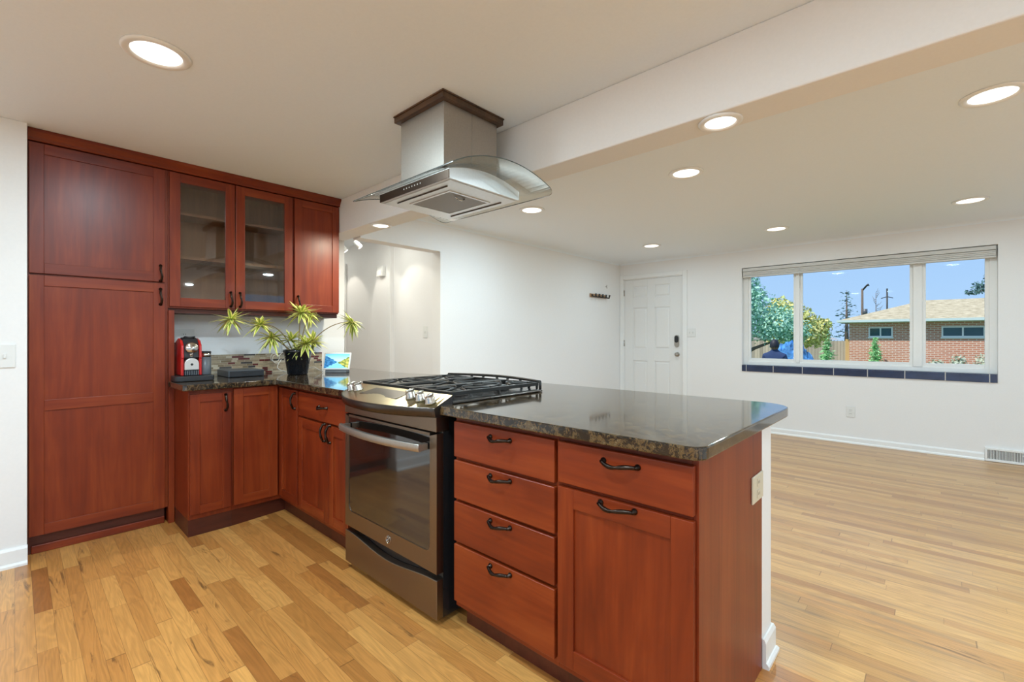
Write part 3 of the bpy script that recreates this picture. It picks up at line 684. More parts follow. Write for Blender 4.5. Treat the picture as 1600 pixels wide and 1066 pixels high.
# tall pantry
XU = -3.610
p = thing('pantry_cabinet', (-3.75, .35, 0), 'tall cherry wood pantry cabinet with two stacked doors at far left', 'cabinet')
b = MB(); b.box(-3.879, XU-.0205, .047, .668, .105, 2.268)
b.build('body', m_cherry, p, .001)
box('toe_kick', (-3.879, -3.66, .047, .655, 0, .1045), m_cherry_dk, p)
box('shoe_molding', (-3.6595, -3.648, .06, .655, 0, .045), m_cherry_h, p, .004)
box('filler_strip', (-3.879, XU-.004, .6685, .700, 0, 1.37), m_cherry, p, .001)
d = shaker(p, '+x', XU, .052, .650, 1.547, 2.262); pull(d, '+x', XU, .627, 1.600, True)
d = shaker(p, '+x', XU, .052, .650, .108, 1.537, rails=(.790,)); pull(d, '+x', XU, .627, 1.452, True)

# wall cabinets
def wallbox(t, y0, y1, z0, z1, shelves=()):
    b = MB(); x0, x1 = -3.879, XU-.0205; w = .018
    b.box(x0, x1, y0, y0+w, z0, z1); b.box(x0, x1, y1-w, y1, z0, z1); b.box(x0, x1, y0+w, y1-w, z1-w, z1); b.box(x0, x1, y0+w, y1-w, z0+.02, z0+.038)
    b.box(x0, x0+.006, y0+w, y1-w, z0+.038, z1-w)
    for a, c in ((y0+w, y0+w+.02), (y1-w-.02, y1-w)): b.box(x1-.019, x1, a, c, z0, z1)
    b.box(x1-.019, x1, y0+w+.02, y1-w-.02, z1-.03, z1); b.box(x1-.019, x1, y0+w+.02, y1-w-.02, z0, z0+.02)
    b.build('body', m_cherry, t, .001)
    ins = MB(); e = .0008
    ins.box(x0+.0065, x0+.008, y0+w+e, y1-w-e, z0+.039, z1-w-e); ins.box(x0+.008, x1-.02, y0+w+e, y0+w+.003, z0+.039, z1-w-e); ins.box(x0+.008, x1-.02, y1-w-.003, y1-w-e, z0+.039, z1-w-e)
    ins.box(x0+.008, x1-.02, y0+w+.003, y1-w-.003, z0+.039, z0+.042)
    ins.build('lining', m_cab_in, t)
    box('valance', (x0, x1-.022, y0+.0005, y1-.0005, z0-.030, z0-.0005), m_cherry_dk, t)  # lowered board; its dark wood also stands in for the unlit underside
    for z in shelves: box('shelf', (x0+.009, x1-.03, y0+w+.004, y1-w-.004, z, z+.018), m_cab_in, t, .001)
UZ0, UZ1 = 1.384, 2.268
u1 = thing('wall_cabinet', (-3.75, 1.05, UZ0), 'cherry wall cabinet with two glass doors and shelves inside', 'cabinet')
wallbox(u1, .6695, 1.4485, UZ0, UZ1, (1.715, 2.005))
d = shaker(u1, '+x', XU, .674, 1.048, 1.395, 2.262, glass=True); pull(d, '+x', XU, 1.022, 1.458, True)
d = shaker(u1, '+x', XU, 1.054, 1.441, 1.395, 2.262, glass=True); pull(d, '+x', XU, 1.080, 1.458, True)
u2 = thing('wall_cabinet', (-3.75, 1.64, UZ0), 'cherry wall cabinet with one solid door, right end of the run', 'cabinet')
wallbox(u2, 1.4495, 1.815, UZ0, UZ1)
d = shaker(u2, '+x', XU, 1.457, 1.812, 1.395, 2.262, stile=.055); pull(d, '+x', XU, 1.482, 1.462, True)
cm = MB(); pr = [(-3.879, 2.269), (-3.612, 2.269), (-3.606, 2.269), (-3.600, 2.278), (-3.600, 2.284), (-3.586, 2.305), (-3.580, 2.312), (-3.580, 2.329), (-3.879, 2.329)]
cm.prism([(a, c) for a, c in pr], .047, 1.817, axis=1)
tag(centre(cm.build('crown_molding', m_cherry_h, bevel=.001)), 'cherry crown molding running along the ceiling above pantry and wall cabinets', 'molding')

# base cabinets
XB, YB, ZB0, ZB1 = -3.253, 1.207, .13, .876
ZK = .1
c1 = thing('base_cabinet', (-3.55, .82, 0), 'cherry base cabinet with one door under the coffee machine', 'cabinet')
box('body', (-3.879, XB-.0205, .7005, .9305, ZK, ZB1), m_cherry, c1, .001)
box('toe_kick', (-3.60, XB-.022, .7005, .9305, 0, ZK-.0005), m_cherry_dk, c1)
d = shaker(c1, '+x', XB, .707, .925, .132, .853, stile=.050); pull(d, '+x', XB, .893, .789, True)
c2 = thing('base_cabinet', (-3.5, 1.4, 0), 'cherry corner base cabinet with two doors meeting in the inner corner', 'cabinet')
b = MB(); b.prism([(-3.879, .931), (XB-.0205, .931), (XB-.0205, YB+.0205), (-2.947, YB+.0205), (-2.947, 1.818), (-3.879, 1.818)], ZK, ZB1, axis=2)
b.build('body', m_cherry, c2, .001)
MB().prism([(-3.60, .931), (XB-.022, .931), (XB-.065, 1.271), (-2.947, 1.271), (-2.947, 1.5), (-3.60, 1.5)], 0, ZK-.0005, axis=2).build('toe_kick', m_cherry_dk, c2)
d = shaker(c2, '+x', XB, .938, YB-.006, .132, .872, stile=.055)
d = shaker(c2, '-y', YB, XB+.006, -2.958, .132, .858, stile=.05); pull(d, '-y', YB, -2.987, .790, True)
c3 = thing('base_cabinet', (-2.62, 1.5, 0), 'cherry base cabinet with a drawer over two doors, left of the range', 'cabinet')
box('body', (-2.946, -2.2985, YB+.0205, 1.818, ZK, ZB1), m_cherry, c3, .001)
box('toe_kick', (-2.946, -2.2985, 1.271, 1.5, 0, ZK-.0005), m_cherry_dk, c3)
d = slab(c3, '-y', YB, -2.938, -2.305, .706, .856); pull(d, '-y', YB, -2.595, .790, False)
d = shaker(c3, '-y', YB, -2.938, -2.5355, .132, .694, stile=.055); pull(d, '-y', YB, -2.572, .648, True)
d = shaker(c3, '-y', YB, -2.5305, -2.305, .132, .694, stile=.055); pull(d, '-y', YB, -2.505, .648, True)
c4 = thing('base_cabinet', (-1.17, 1.5, 0), 'cherry bank of four drawers to the right of the range', 'cabinet')
box('body', (-1.442, -.9185, YB+.0205, 1.818, ZK, ZB1), m_cherry_x, c4, .001)
box('toe_kick', (-1.442, -.9185, 1.285, 1.5, 0, ZK-.0005), m_cherry_dk, c4)
for z0, z1, hz in ((.713, .856, .826), (.545, .700, .680), (.373, .533, .512), (.130, .361, .343)):
    d = slab(c4, '-y', YB, -1.434, -.924, z0, z1); pull(d, '-y', YB, -1.172, hz-.002, False, .10)
c5 = thing('base_cabinet', (-.69, 1.5, 0), 'cherry base cabinet with one drawer over one door at the peninsula end', 'cabinet')
box('body', (-.9175, -.4745, YB+.0205, 1.818, ZK, ZB1), m_cherry_x, c5, .001)
box('toe_kick', (-.9175, -.4745, 1.285, 1.5, 0, ZK-.0005), m_cherry_dk, c5)
box('end_panel', (-.4740, -.459, YB+.0205, 1.827, 0, ZB1), m_cherry, c5, .001)
d = slab(c5, '-y', YB, -.910, -.466, .722, .856); pull(d, '-y', YB, -.680, .824, False, .112)
d = shaker(c5, '-y', YB, -.910, -.466, .132, .709, stile=.062); pull(d, '-y', YB, -.690, .695, False, .112)

# granite worktop (one slab, L-shaped, with rounded outer corners and a notch for the slide-in range)
def arc(cx, cy_, r, a0, a1, n=8): return [(cx + r*math.cos(R(a0+(a1-a0)*i/n)), cy_ + r*math.sin(R(a0+(a1-a0)*i/n))) for i in range(n+1)]
XCF, YCF = -3.222, 1.176
RX0, RX1 = -2.272, -1.488
RYB = 1.815
out = [(-3.879, .702), (-3.879, 1.998), (-3.97, 1.998), (-3.97, 2.077), (-3.0, 2.077), (-2.72, 2.211)]
out += arc(-.431-.13, 2.211-.13, .13, 90, 0, 10)
out += arc(-.431-.045, YCF+.045, .045, 0, -90, 6)
out += [(RX1, YCF), (RX1, RYB), (RX0, RYB), (RX0, YCF), (XCF, YCF), (XCF, .664+.02), (XCF-.006, .664), (XU+.006, .664), (XU+.006, .702)]
ct = MB(); ct.prism(out[::-1], .878, .914, axis=2)
cto = ct.build('countertop', m_granite, bevel=.005, seg=3)
tag(centre(cto), 'polished dark granite countertop wrapping the corner and covering the peninsula', 'countertop')
bs = MB(); bs.box(-3.8795, -3.872, .703, 1.79, .9145, 1.066)
tag(centre(bs.build('backsplash', m_mosaic)), 'low strip of brown stone and red glass mosaic tile behind the counter', 'backsplash')

# ================================================================== RANGE
rg_ = thing('gas_range', (-1.88, 1.5, 0), 'slate-coloured slide-in gas range with oven, set into the peninsula', 'range')
ax0, ax1, YF = -2.262, -1.4985, 1.170
XM = (ax0+ax1)/2
b = MB(); b.box(ax0+.004, ax1-.004, 1.205, 1.80, .03, .905); b.build('body', m_black, rg_, .002)
for x in (ax0+.06, ax1-.06): MB().lathe([(0, 0), (.018, 0), (.018, .008), (.010, .010), (.010, .0295), (0, .0295)], (x, 1.26, 0), 12).build('foot', m_black, rg_)
# storage drawer with a dipped upper edge
def dip(x): t = (x-ax0)/(ax1-ax0); return .196 - .034*math.sin(t*PI)**2
n = 28; xs = [ax0+(ax1-ax0)*i/n for i in range(n+1)]
m = MB(); m.prism([(ax0, .034), (ax1, .034)] + [(x, dip(x)) for x in xs[::-1]], YF, 1.2045, axis=1)
m.build('storage_drawer', m_slate, rg_, .003)
# oven door: metal surround, black glass
dz0, dz1 = .222, .798
od = MB(); gx0, gx1, gz0 = ax0+.036, ax1-.046, .302
hole = [(gx0, dz1-.012), (gx0, gz0+.03)] + [(gx0+.03-.03*math.cos(R(90*i/6)), gz0+.03-.03*math.sin(R(90*i/6))) for i in range(1, 7)] + [(gx1-.03+.03*math.sin(R(90*i/6)), gz0+.03-.03*math.cos(R(90*i/6))) for i in range(0, 7)] + [(gx1, dz1-.012)]
outer = [(ax0, dz1), (ax0, dz0), (ax1, dz0), (ax1, dz1)]
ring = [(ax0, dz1), (ax0, dz0), (ax1, dz0), (ax1, dz1)]
# surround as one C-shaped outline closed by a thin top strip
od.prism(outer + hole[::-1], YF, 1.2045, axis=1)
od.box(gx0, gx1, YF, 1.2045, dz1-.012, dz1)
oven = od.build('oven_door', m_slate, rg_)
MB().prism([(a, c) for a, c in hole], YF+.003, YF+.02, axis=1).build('window_glass', m_blackglass, oven)
# bowed flat handle
hb = MB(); hz0, hz1 = .722, .758; hx0, hx1 = ax0+.030, ax1-.055; nh = 24
P = []
for i in range(nh+1):
    t = i/nh; x = hx0+(hx1-hx0)*t; y = YF-.040-.036*math.sin(t*PI)**.8 if 0 < t < 1 else YF-.040
    P.append((x, y))
prof = [(-.009, -.016), (-.013, 0), (-.009, .016), (.004, .018), (.004, -.018)]
rings = [[hb.bm.verts.new((x, y+a, (hz0+hz1)/2+c)) for a, c in prof] for x, y in P]
for r0, r1 in zip(rings[:-1], rings[1:]):
    for k in range(5):
        f = hb.bm.faces.new((r0[k], r0[(k+1) % 5], r1[(k+1) % 5], r1[k])); f.smooth = True
hb.bm.faces.new(rings[0]); hb.bm.faces.new(rings[-1][::-1])
for x in (hx0+.014, hx1-.014): hb.box(x-.012, x+.012, YF-.046, YF-.0005, hz0+.004, hz1-.004)
hb.build('handle', m_steel, oven, .002)
bdg = MB(); bc = Vector((XM+.025, YF-.001, .262))
bdg.lathe([(.0165, 0), (.0195, 0), (.0195, .002), (.0165, .002), (.0165, 0)], bc, 28, axis=(0, -1, 0))
bo = bdg.build('badge', m_chrome, oven)
def script_stroke(pts): return [(bc.x+a*.016, bc.y-.0012, bc.z+c*.016) for a, c in pts]
mm = MB()   # intertwined script letters G and E
G_ = [(-.05, .55), (-.3, .75), (-.62, .45), (-.66, -.1), (-.45, -.55), (-.15, -.45), (-.02, -.1), (-.1, .12), (-.3, .0), (-.15, -.12), (.0, -.3), (-.05, -.7), (-.3, -.72)]
E_ = [(.55, .4), (.4, .68), (.15, .55), (.2, .2), (.4, .08), (.15, -.05), (.08, -.4), (.3, -.62), (.6, -.35)]
for s_ in (G_, E_): mm.tube(script_stroke(s_), .0014, 5)
mm.lathe([(0, .0002), (.0164, .0002), (.0164, .0008), (0, .0008)], bc, 24, mi=1, axis=(0, -1, 0))
mm.build('lettering', [m_chrome, m_slate_dk], bo)
# fascia between door and control panel
fs = MB(); fs.prism([(YF-.002, .806), (1.235, .806), (1.235, .90), (YF-.004, .866)], ax0, ax1, axis=0)
fs.build('fascia', m_slate, rg_, .002)
# control panel: bowed front, sloping top
def bow(x): t = (x-XM)/((ax1-ax0)/2); return 1.150 - .104*(1-abs(t)**2.2)
xe0, xe1 = ax0-.010, ax1+.010
cp = MB(); n = 30; XX = [xe0+(xe1-xe0)*i/n for i in range(n+1)]
def col(x):
    yb = bow(min(max(x, ax0), ax1)); zr, zf = .952, .908
    return [(x, 1.246, zr), (x, yb+.004, zf+.001), (x, yb, zf-.004), (x, yb+.006, .872), (x, yb+.020, .866), (x, 1.246, .866)]
ringsc = [[cp.bm.verts.new(p) for p in col(x)] for x in XX]
for r0, r1 in zip(ringsc[:-1], ringsc[1:]):
    for k in range(6):
        f = cp.bm.faces.new((r0[k], r0[(k+1) % 6], r1[(k+1) % 6], r1[k])); f.material_index = 0 if k == 0 else 1
        if k: f.smooth = k in (1, 2)
for r_ in (ringsc[0], ringsc[-1][::-1]): f = cp.bm.faces.new(r_); f.material_index = 1
cpo = cp.build('control_panel', [m_slate_top, m_slate_dk], rg_)
def on_panel(x, y):   # height of the sloping top
    yb = bow(x)+.004; t = (1.246-y)/(1.246-yb); return .952 - .043*t
slope = Vector((0, -.043, .18)).normalized()
# display let into the panel
dq = MB(); pts = [(-2.035, 1.215), (-1.745, 1.215), (-1.735, 1.130), (-2.045, 1.130)]
top = [dq.bm.verts.new((a, c, on_panel(a, c)+.0016)) for a, c in pts]; bot = [dq.bm.verts.new((a, c, on_panel(a, c)-.002)) for a, c in pts]
dq.bm.faces.new(top); dq.bm.faces.new(bot[::-1])
for k in range(4): dq.bm.faces.new((top[k], bot[k], bot[(k+1) % 4], top[(k+1) % 4]))
dq.build('touch_display', m_slate_dk, cpo)
kn = None
for kx in (-2.185, -2.122, -1.672, -1.604, -1.537):
    if kn is None:
        kn = MB(); c = Vector((kx, 1.168, on_panel(kx, 1.168)+.0005))
        kn.lathe([(0, 0), (.024, 0), (.024, .006), (.021, .010), (.020, .026), (.017, .030), (0, .030)], c, 24, axis=tuple(slope))
        kn.lathe([(.0242, .001), (.0255, .003), (.0242, .006)], c, 24, mi=0, axis=tuple(slope))
        side = Vector((0, 1, .24)).normalized(); a = c + slope*.034
        kn.tube([a - side*.021, a - side*.006, a + side*.006, a + side*.021], [.005, .0065, .0065, .005], 8)
        kn = kn.build('knob', m_chrome, cpo); k0 = kx
    else:
        q = kn.copy(); C.objects.link(q); q.parent = cpo; q.location = (kx-k0, 0, on_panel(kx, 1.168)-on_panel(k0, 1.168))
# cooktop tray with raised rim over the counter, rounded rear
ck = MB()
rear = [(ax1+.012-(ax1-ax0+.024)*i/16, 1.845+.060*math.sin(PI*i/16)) for i in range(17)]
ck.prism([(ax0-.012, 1.247), (ax1+.012, 1.247)] + rear, .9155, .9235, axis=2)
ck.build('cooktop', m_slate_dk, rg_, .003, 3)
ctray = MB(); ctray.prism([(ax0+.018, 1.262), (ax1-.018, 1.262), (ax1-.018, 1.835), (ax0+.018, 1.835)], .9237, .9258, axis=2)
ctray.build('cooktop_tray', m_black, rg_)
burn = [(-2.11, 1.40, .045), (-2.11, 1.70, .036), (-1.88, 1.55, .05), (-1.65, 1.40, .05), (-1.65, 1.70, .036)]
for (x, y, r_) in burn:
    bo_ = MB().lathe([(0, 0), (r_+.012, 0), (r_+.010, .006), (r_*.9, .008), (r_*.88, .016), (0, .016)], (x, y, .9262), 24).build('burner', m_slate_dk, rg_)
    MB().lathe([(0, .0165), (r_, .0165), (r_, .0215), (r_*.85, .0245), (0, .0245)], (x, y, .9262), 24).build('burner_cap', m_iron, bo_)
def grate(x0, x1, centres):
    g = MB(); zt, zb = .962, .945; w = .0065; y0, y1 = 1.262, 1.842
    for (a, b_, c, d_) in ((x0, x1, y0, y0+2*w), (x0, x1, y1-2*w, y1), (x0, x0+2*w, y0+2*w, y1-2*w), (x1-2*w, x1, y0+2*w, y1-2*w)):
        g.box(a, b_, c, d_, zb, zt)
    ym = (y0+y1)/2; g.box(x0+2*w, x1-2*w, ym-w, ym+w, zb+.002, zt)
    for cx_, cy__ in centres:
        for k in range(8):
            an = PI/8+PI/4*k; dx, dy = math.cos(an), math.sin(an); r0 = .026
            lim = min(abs((x1-w-cx_) if dx > 0 else (cx_-x0-w))/max(abs(dx), 1e-3), (((y1-w) if cy__ > ym else ym) - cy__)/dy if dy > 0 else (cy__-((y0+w) if cy__ < ym or len(centres) == 1 else ym))/max(-dy, 1e-3))
            g.tube([(cx_+dx*r0, cy__+dy*r0, zt-.003), (cx_+dx*.05, cy__+dy*.05, zt-.001), (cx_+dx*lim, cy__+dy*lim, zt-.007)], [.0045, .006, .007], 6)
    for x in (x0+w, x1-w):
        for y in (y0+w, ym, y1-w): g.tube([(x, y, zb+.002), (x, y, .9262)], [.008, .006], 8)
    return g.build('grate', m_iron, rg_, .0015)
W3 = (ax1-ax0-.02)/3
for k in range(3):
    x0 = ax0+.010+W3*k
    grate(x0+.002, x0+W3-.002, [[(-2.125, 1.405), (-2.125, 1.71)], [(-1.88, 1.56)], [(-1.635, 1.405), (-1.635, 1.71)]][k])
# bowed rear guard rail with slanted struts
rgm = MB(); arcp = lambda t, z: (ax0+.01+(ax1-ax0-.02)*t, 1.852+.052*math.sin(PI*t), z)
rgm.tube([arcp(i/20, .964+.006*math.sin(PI*i/20)) for i in range(21)], .0075, 8); 
for k in range(7):
    t = .10+.8*k/6; a = arcp(t, .964+.006*math.sin(PI*t)); c = arcp(t+(.03 if k % 2 else -.03), .925)
    rgm.tube([a, c], .0075, 6)
for t in (0, 1): rgm.tube([arcp(t, .964), arcp(t, .924)], .007, 8)
rgm.build('rear_rail', m_iron, rg_)

# ================================================================== RANGE HOOD
hx0, hx1, hy0, hy1, hz = -2.125, -1.565, 1.292, 1.750, 1.894
HXC, HYC = -1.845, 1.521
hood = thing('range_hood', (HXC, HYC, ZC), 'stainless island range hood with curved glass canopy hanging over the range', 'range hood')
def arch(y): return 1.983 - .72*(y-HYC)**2
co = MB(); e = .196; t_ = .034
co.box(HXC-e-.007, HXC+e+.007, HYC-e-.007, HYC+e+.007, ZC-.008, ZC-.0005)
co.box(HXC-e-.003, HXC+e+.003, HYC-e-.003, HYC+e+.003, ZC-.036, ZC-.0085)
co.build('ceiling_collar', m_collar, hood, .003)
ch_ = MB(); cw = .174
ch_.box(HXC-cw, HXC+cw, HYC-cw, HYC-.0005, 1.972, ZC-.0365); ch_.box(HXC-cw, HXC+cw, HYC+.0005, HYC+cw, 1.972, ZC-.0365)
cho = ch_.build('chimney', m_steel, hood, .0015)
MB().lathe([(0, 0), (.004, 0), (.003, .002), (0, .003)], (HXC+cw, HYC-cw+.02, 2.20), 12, axis=(1, 0, 0)).build('screw', m_nickel, cho)
# housing: straight front and back panels, arched sides
n = 24; ys = [hy0+(hy1-hy0)*i/n for i in range(n+1)]
hb = MB(); hb.prism([(hy0, hz), (hy1, hz)] + [(y, arch(y)-.0045) for y in ys[::-1]], hx0, hx1, axis=0)
hb.build('housing', m_steel_lt, hood, .002)
fp = MB(); fp.box(hx0+.001, hx1-.001, hy0-.0035, hy0-.0003, hz+.002, arch(hy0)-.010)
fpo = fp.build('control_strip', plain('dark_brushed_steel', (.095, .065, .05), .3, 1.0), hood)
for k in range(7): MB().lathe([(0, 0), (.0035, 0), (.0035, .0012), (0, .0012)], (-1.905+.022*k, hy0-.0036, 1.918), 10, axis=(0, -1, 0)).build('button', m_white_pl, fpo)
up = MB()
up.box(hx0+.012, hx1-.012, hy0+.012, hy1-.012, hz-.003, hz-.0002)
uo = up.build('under_panel', m_steel_lt, hood, .001)
mf = MB(); mf.box(-1.995, -1.700, 1.405, 1.648, hz-.006, hz-.0032)
MBf = mf.build('grease_filter', m_filter, hood)
fr = MB()
for a, b_, c, d_ in ((-2.01, -1.685, 1.392, 1.403), (-2.01, -1.685, 1.650, 1.661), (-2.01, -1.997, 1.403, 1.650), (-1.698, -1.685, 1.403, 1.650)): fr.box(a, b_, c, d_, hz-.007, hz-.0032)
fr.build('filter_frame', m_steel_lt, hood)
for y in (1.345, 1.700):
    MB().tube([(-2.045, y, hz-.0045), (-1.645, y, hz-.0045)], .0035, 6).build('panel_seam', m_slate_dk, hood)
MB().tube([(-1.735, 1.47, hz-.006), (-1.735, 1.485, hz-.016), (-1.735, 1.515, hz-.016), (-1.735, 1.53, hz-.006)], .0035, 6).build('filter_latch', m_chrome, hood)
# arched glass canopy with rounded corners
gx0, gx1, gy0, gy1, gr = -2.292, -1.392, 1.208, 1.834, .05
def outline():
    o = []
    for cx_, cy__, a0 in ((gx1-gr, gy0+gr, -90), (gx1-gr, gy1-gr, 0), (gx0+gr, gy1-gr, 90), (gx0+gr, gy0+gr, 180)):
        o += [(cx_+gr*math.cos(R(a0+90*i/6)), cy__+gr*math.sin(R(a0+90*i/6))) for i in range(7)]
    return o
gl = MB(); ny = 32; th_ = .006
def half(y):
    d_ = max(0, gr-(y-gy0)) if y < gy0+gr else max(0, gr-(gy1-y)); return gr - math.sqrt(max(0, gr*gr-d_*d_))
ysg = [gy0+gr*(1-math.cos(R(90*i/6))) for i in range(6)] + [gy0+gr+(gy1-gy0-2*gr)*i/20 for i in range(21)] + [gy1-gr+gr*math.sin(R(90*i/6)) for i in range(1, 7)]
T_ = []; B_ = []
for y in ysg:
    q = min(half(y), gr-.0005); xa, xb = gx0+q, gx1-q
    T_.append([gl.bm.verts.new((xa+(xb-xa)*i/4, y, arch(y)+th_/2-.001)) for i in range(5)]); B_.append([gl.bm.verts.new((xa+(xb-xa)*i/4, y, arch(y)-th_/2-.001+.0015)) for i in range(5)])
for i in range(len(ysg)-1):
    for k in range(4):
        f = gl.bm.faces.new((T_[i][k], T_[i][k+1], T_[i+1][k+1], T_[i+1][k])); f.smooth = True
        f = gl.bm.faces.new((B_[i][k], B_[i+1][k], B_[i+1][k+1], B_[i][k+1])); f.smooth = True
    for k in (0, 4):
        f = gl.bm.faces.new((T_[i][k], T_[i+1][k], B_[i+1][k], B_[i][k])); f.material_index = 1
for r_ in (0, -1):
    for k in range(4):
        f = gl.bm.faces.new((T_[r_][k], T_[r_][k+1], B_[r_][k+1], B_[r_][k])); f.material_index = 1
gl.build('glass_canopy', [m_hoodglass, m_glassedge], hood)

# ================================================================== THINGS ON THE COUNTER
def lw(px, d, z):  return (-.678*d+.735*px, .735*d+.678*px, z)      # offset right / forward of the viewpoint, in metres
# coffee machine (built facing -y at its own origin, then turned to face the room)
ZT_ = .9146
cmx = thing('coffee_machine', (-3.595, .762, ZT_), 'red and chrome capsule coffee machine on a black base', 'coffee machine')
def local(t, mb, name, mats, bevel=0.0, seg=2, parent=None):
    par = parent or t; loc = Vector(t.location); t.location = (0, 0, 0); o = mb.build(name, mats, par, bevel, seg); t.location = loc; return o
def rnd_rect(x0, x1, y0, y1, r):
    return arc(x1-r, y0+r, r, -90, 0, 5) + arc(x1-r, y1-r, r, 0, 90, 5) + arc(x0+r, y1-r, r, 90, 180, 5) + arc(x0+r, y0+r, r, 180, 270, 5)
m = MB(); m.prism(rnd_rect(-.090, .132, -.130, .012, .04), 0, .034, axis=2); m.prism(rnd_rect(-.048, .132, -.02, .12, .02), 0, .0335, axis=2)
local(cmx, m, 'base', m_blackpl, .005, 3)
hw = .056; base_x = .010
side = [(-.078, .035), (.105, .035), (.108, .20), (.075, .255), (.01, .274), (-.045, .262), (-.078, .228), (-.084, .150), (-.078, .140)]
def bodyp(x0, x1):
    q = MB(); q.prism(side, x0, x1, axis=0); return q
local(cmx, bodyp(base_x-hw, base_x-hw+.015), 'side_shell', m_redpl, .005, 3)
local(cmx, bodyp(base_x+hw-.015, base_x+hw), 'side_shell', m_redpl, .005, 3)
q = MB(); q.prism([(-.050, .035), (.100, .035), (.103, .20), (.072, .250), (.01, .280), (-.040, .268), (-.070, .228), (-.074, .150), (-.050, .130)], base_x-hw+.0155, base_x+hw-.0155, axis=0)
local(cmx, q, 'core', m_blackpl, .003)
q = MB(); q.lathe([(0, 0), (.036, 0), (.036, .012), (.031, .018), (0, .018)], (base_x, -.072, .212), 28, axis=(0, -1, .15)); local(cmx, q, 'round_head', m_chrome)
q = MB(); q.lathe([(0, 0), (.013, 0), (.011, .03), (0, .03)], (base_x, -.066, .184), 16, axis=(0, 0, -1)); local(cmx, q, 'spout', m_chrome)
q = MB(); pts = [(base_x-.039, .070), (base_x+.039, .070), (base_x+.039, .110)] + [(base_x+.039*math.cos(R(a)), .110+.036*math.sin(R(a))) for a in range(15, 180, 15)] + [(base_x-.039, .110)]
q.prism(pts, -.086, -.056, axis=1); cup = local(cmx, q, 'cup_support', m_steel_lt, .003)
q = MB(); q.lathe([(0, 0), (.0075, 0), (.0075, .001), (0, .001)], (base_x, -.0862, .106), 14, axis=(0, -1, 0)); local(cmx, q, 'drain_hole', m_dark_slot, parent=cup)
q = MB()
for k in range(8): q.box(base_x-.036+.0097*k, base_x-.031+.0097*k, -.086, -.056, .038, .066)
q.box(base_x-.039, base_x+.039, -.0555, -.0505, .036, .072); local(cmx, q, 'drip_grid', m_greypl)
q = MB(); q.tube([(base_x-.026, .03, .272), (base_x-.026, -.03, .283), (base_x+.026, -.03, .283), (base_x+.026, .03, .272)], .005, 8); local(cmx, q, 'lever', m_blackpl)
q = MB(); q.box(base_x-.05, base_x+.05, .110, .155, .0, .235); local(cmx, q, 'water_tank', mk_pane('tank_plastic', (.35, .35, .37), 1.4, .05), .004, 3)
q = MB(); q.box(base_x-.052, base_x+.052, .108, .157, .2355, .245); local(cmx, q, 'tank_lid', m_blackpl, .002)
cmx.rotation_euler = (0, 0, R(90))
fpos = (-3.560, .858, ZT_+.0345)
ft = thing('milk_frother', fpos, 'slim black milk frother with chrome collar beside the red coffee machine', 'milk frother')
MB().lathe([(0, 0), (.031, 0), (.0325, .003), (.0325, .115), (0, .115)], fpos, 28).build('jug', m_greypl, ft)
MB().lathe([(0, .1155), (.0325, .1155), (.0325, .142), (0, .142)], fpos, 28).build('collar', m_chrome, ft)
MB().lathe([(0, .1425), (.033, .1425), (.033, .150), (.029, .154), (0, .154)], fpos, 28).build('lid', m_blackpl, ft)
# capsule drawer
cd = thing('capsule_drawer', (-3.70, 1.11, ZT_), 'flat black capsule drawer lying on the counter beside the coffee machine', 'drawer box')
MB().box(-3.865, -3.60, 1.005, 1.235, ZT_, ZT_+.046).build('case', m_greypl, cd, .004)
MB().box(-3.599, -3.593, 1.010, 1.230, ZT_+.003, ZT_+.042).build('drawer_front', m_blackpl, cd, .002)
MB().tube([(-3.5925, 1.09, ZT_+.03), (-3.589, 1.12, ZT_+.026), (-3.5925, 1.15, ZT_+.03)], .003, 6).build('finger_grip', m_dark_slot, cd)

# smart display with landscape picture
sd_ = thing('tablet_display', (-3.500, 1.745, ZT_), 'white framed tablet display showing a mountain lake picture', 'tablet')
q = MB(); q.prism([(-.045, 0), (.035, 0), (.020, .030), (-.030, .036)], -.085, .085, axis=0); local(sd_, q, 'stand', m_greypl, .005, 3)
q = MB(); tl = R(20)
def scr(u, v, d_): return (u, -.028+v*math.sin(tl)+d_*math.cos(tl)-.012, .026+v*math.cos(tl)-d_*math.sin(tl))
def slabp(mb, u0, u1, v0, v1, d0, d1, mi=0):
    vs = [mb.bm.verts.new(scr(*p)) for p in ((u0, v0, d0), (u1, v0, d0), (u1, v1, d0), (u0, v1, d0), (u0, v0, d1), (u1, v0, d1), (u1, v1, d1), (u0, v1, d1))]
    for k in ((3,2,1,0),(4,5,6,7),(0,1,5,4),(1,2,6,5),(2,3,7,6),(3,0,4,7)): mb.bm.faces.new([vs[i] for i in k])
    return vs
slabp(q, -.107, .107, 0, .140, 0, .009); local(sd_, q, 'frame', m_white_pl, .003)
q = MB(); vs = [q.bm.verts.new(scr(*p)) for p in ((-.096, .011, -.0008), (.096, .011, -.0008), (.096, .129, -.0008), (-.096, .129, -.0008))]
f = q.bm.faces.new(vs); uvl = q.bm.loops.layers.uv.new('UVMap')
for lp, uv in zip(f.loops, ((0, 0), (1, 0), (1, 1), (0, 1))): lp[uvl].uv = uv
so = local(sd_, q, 'screen', m_screen); 
sd_.rotation_euler = (0, 0, R(42))

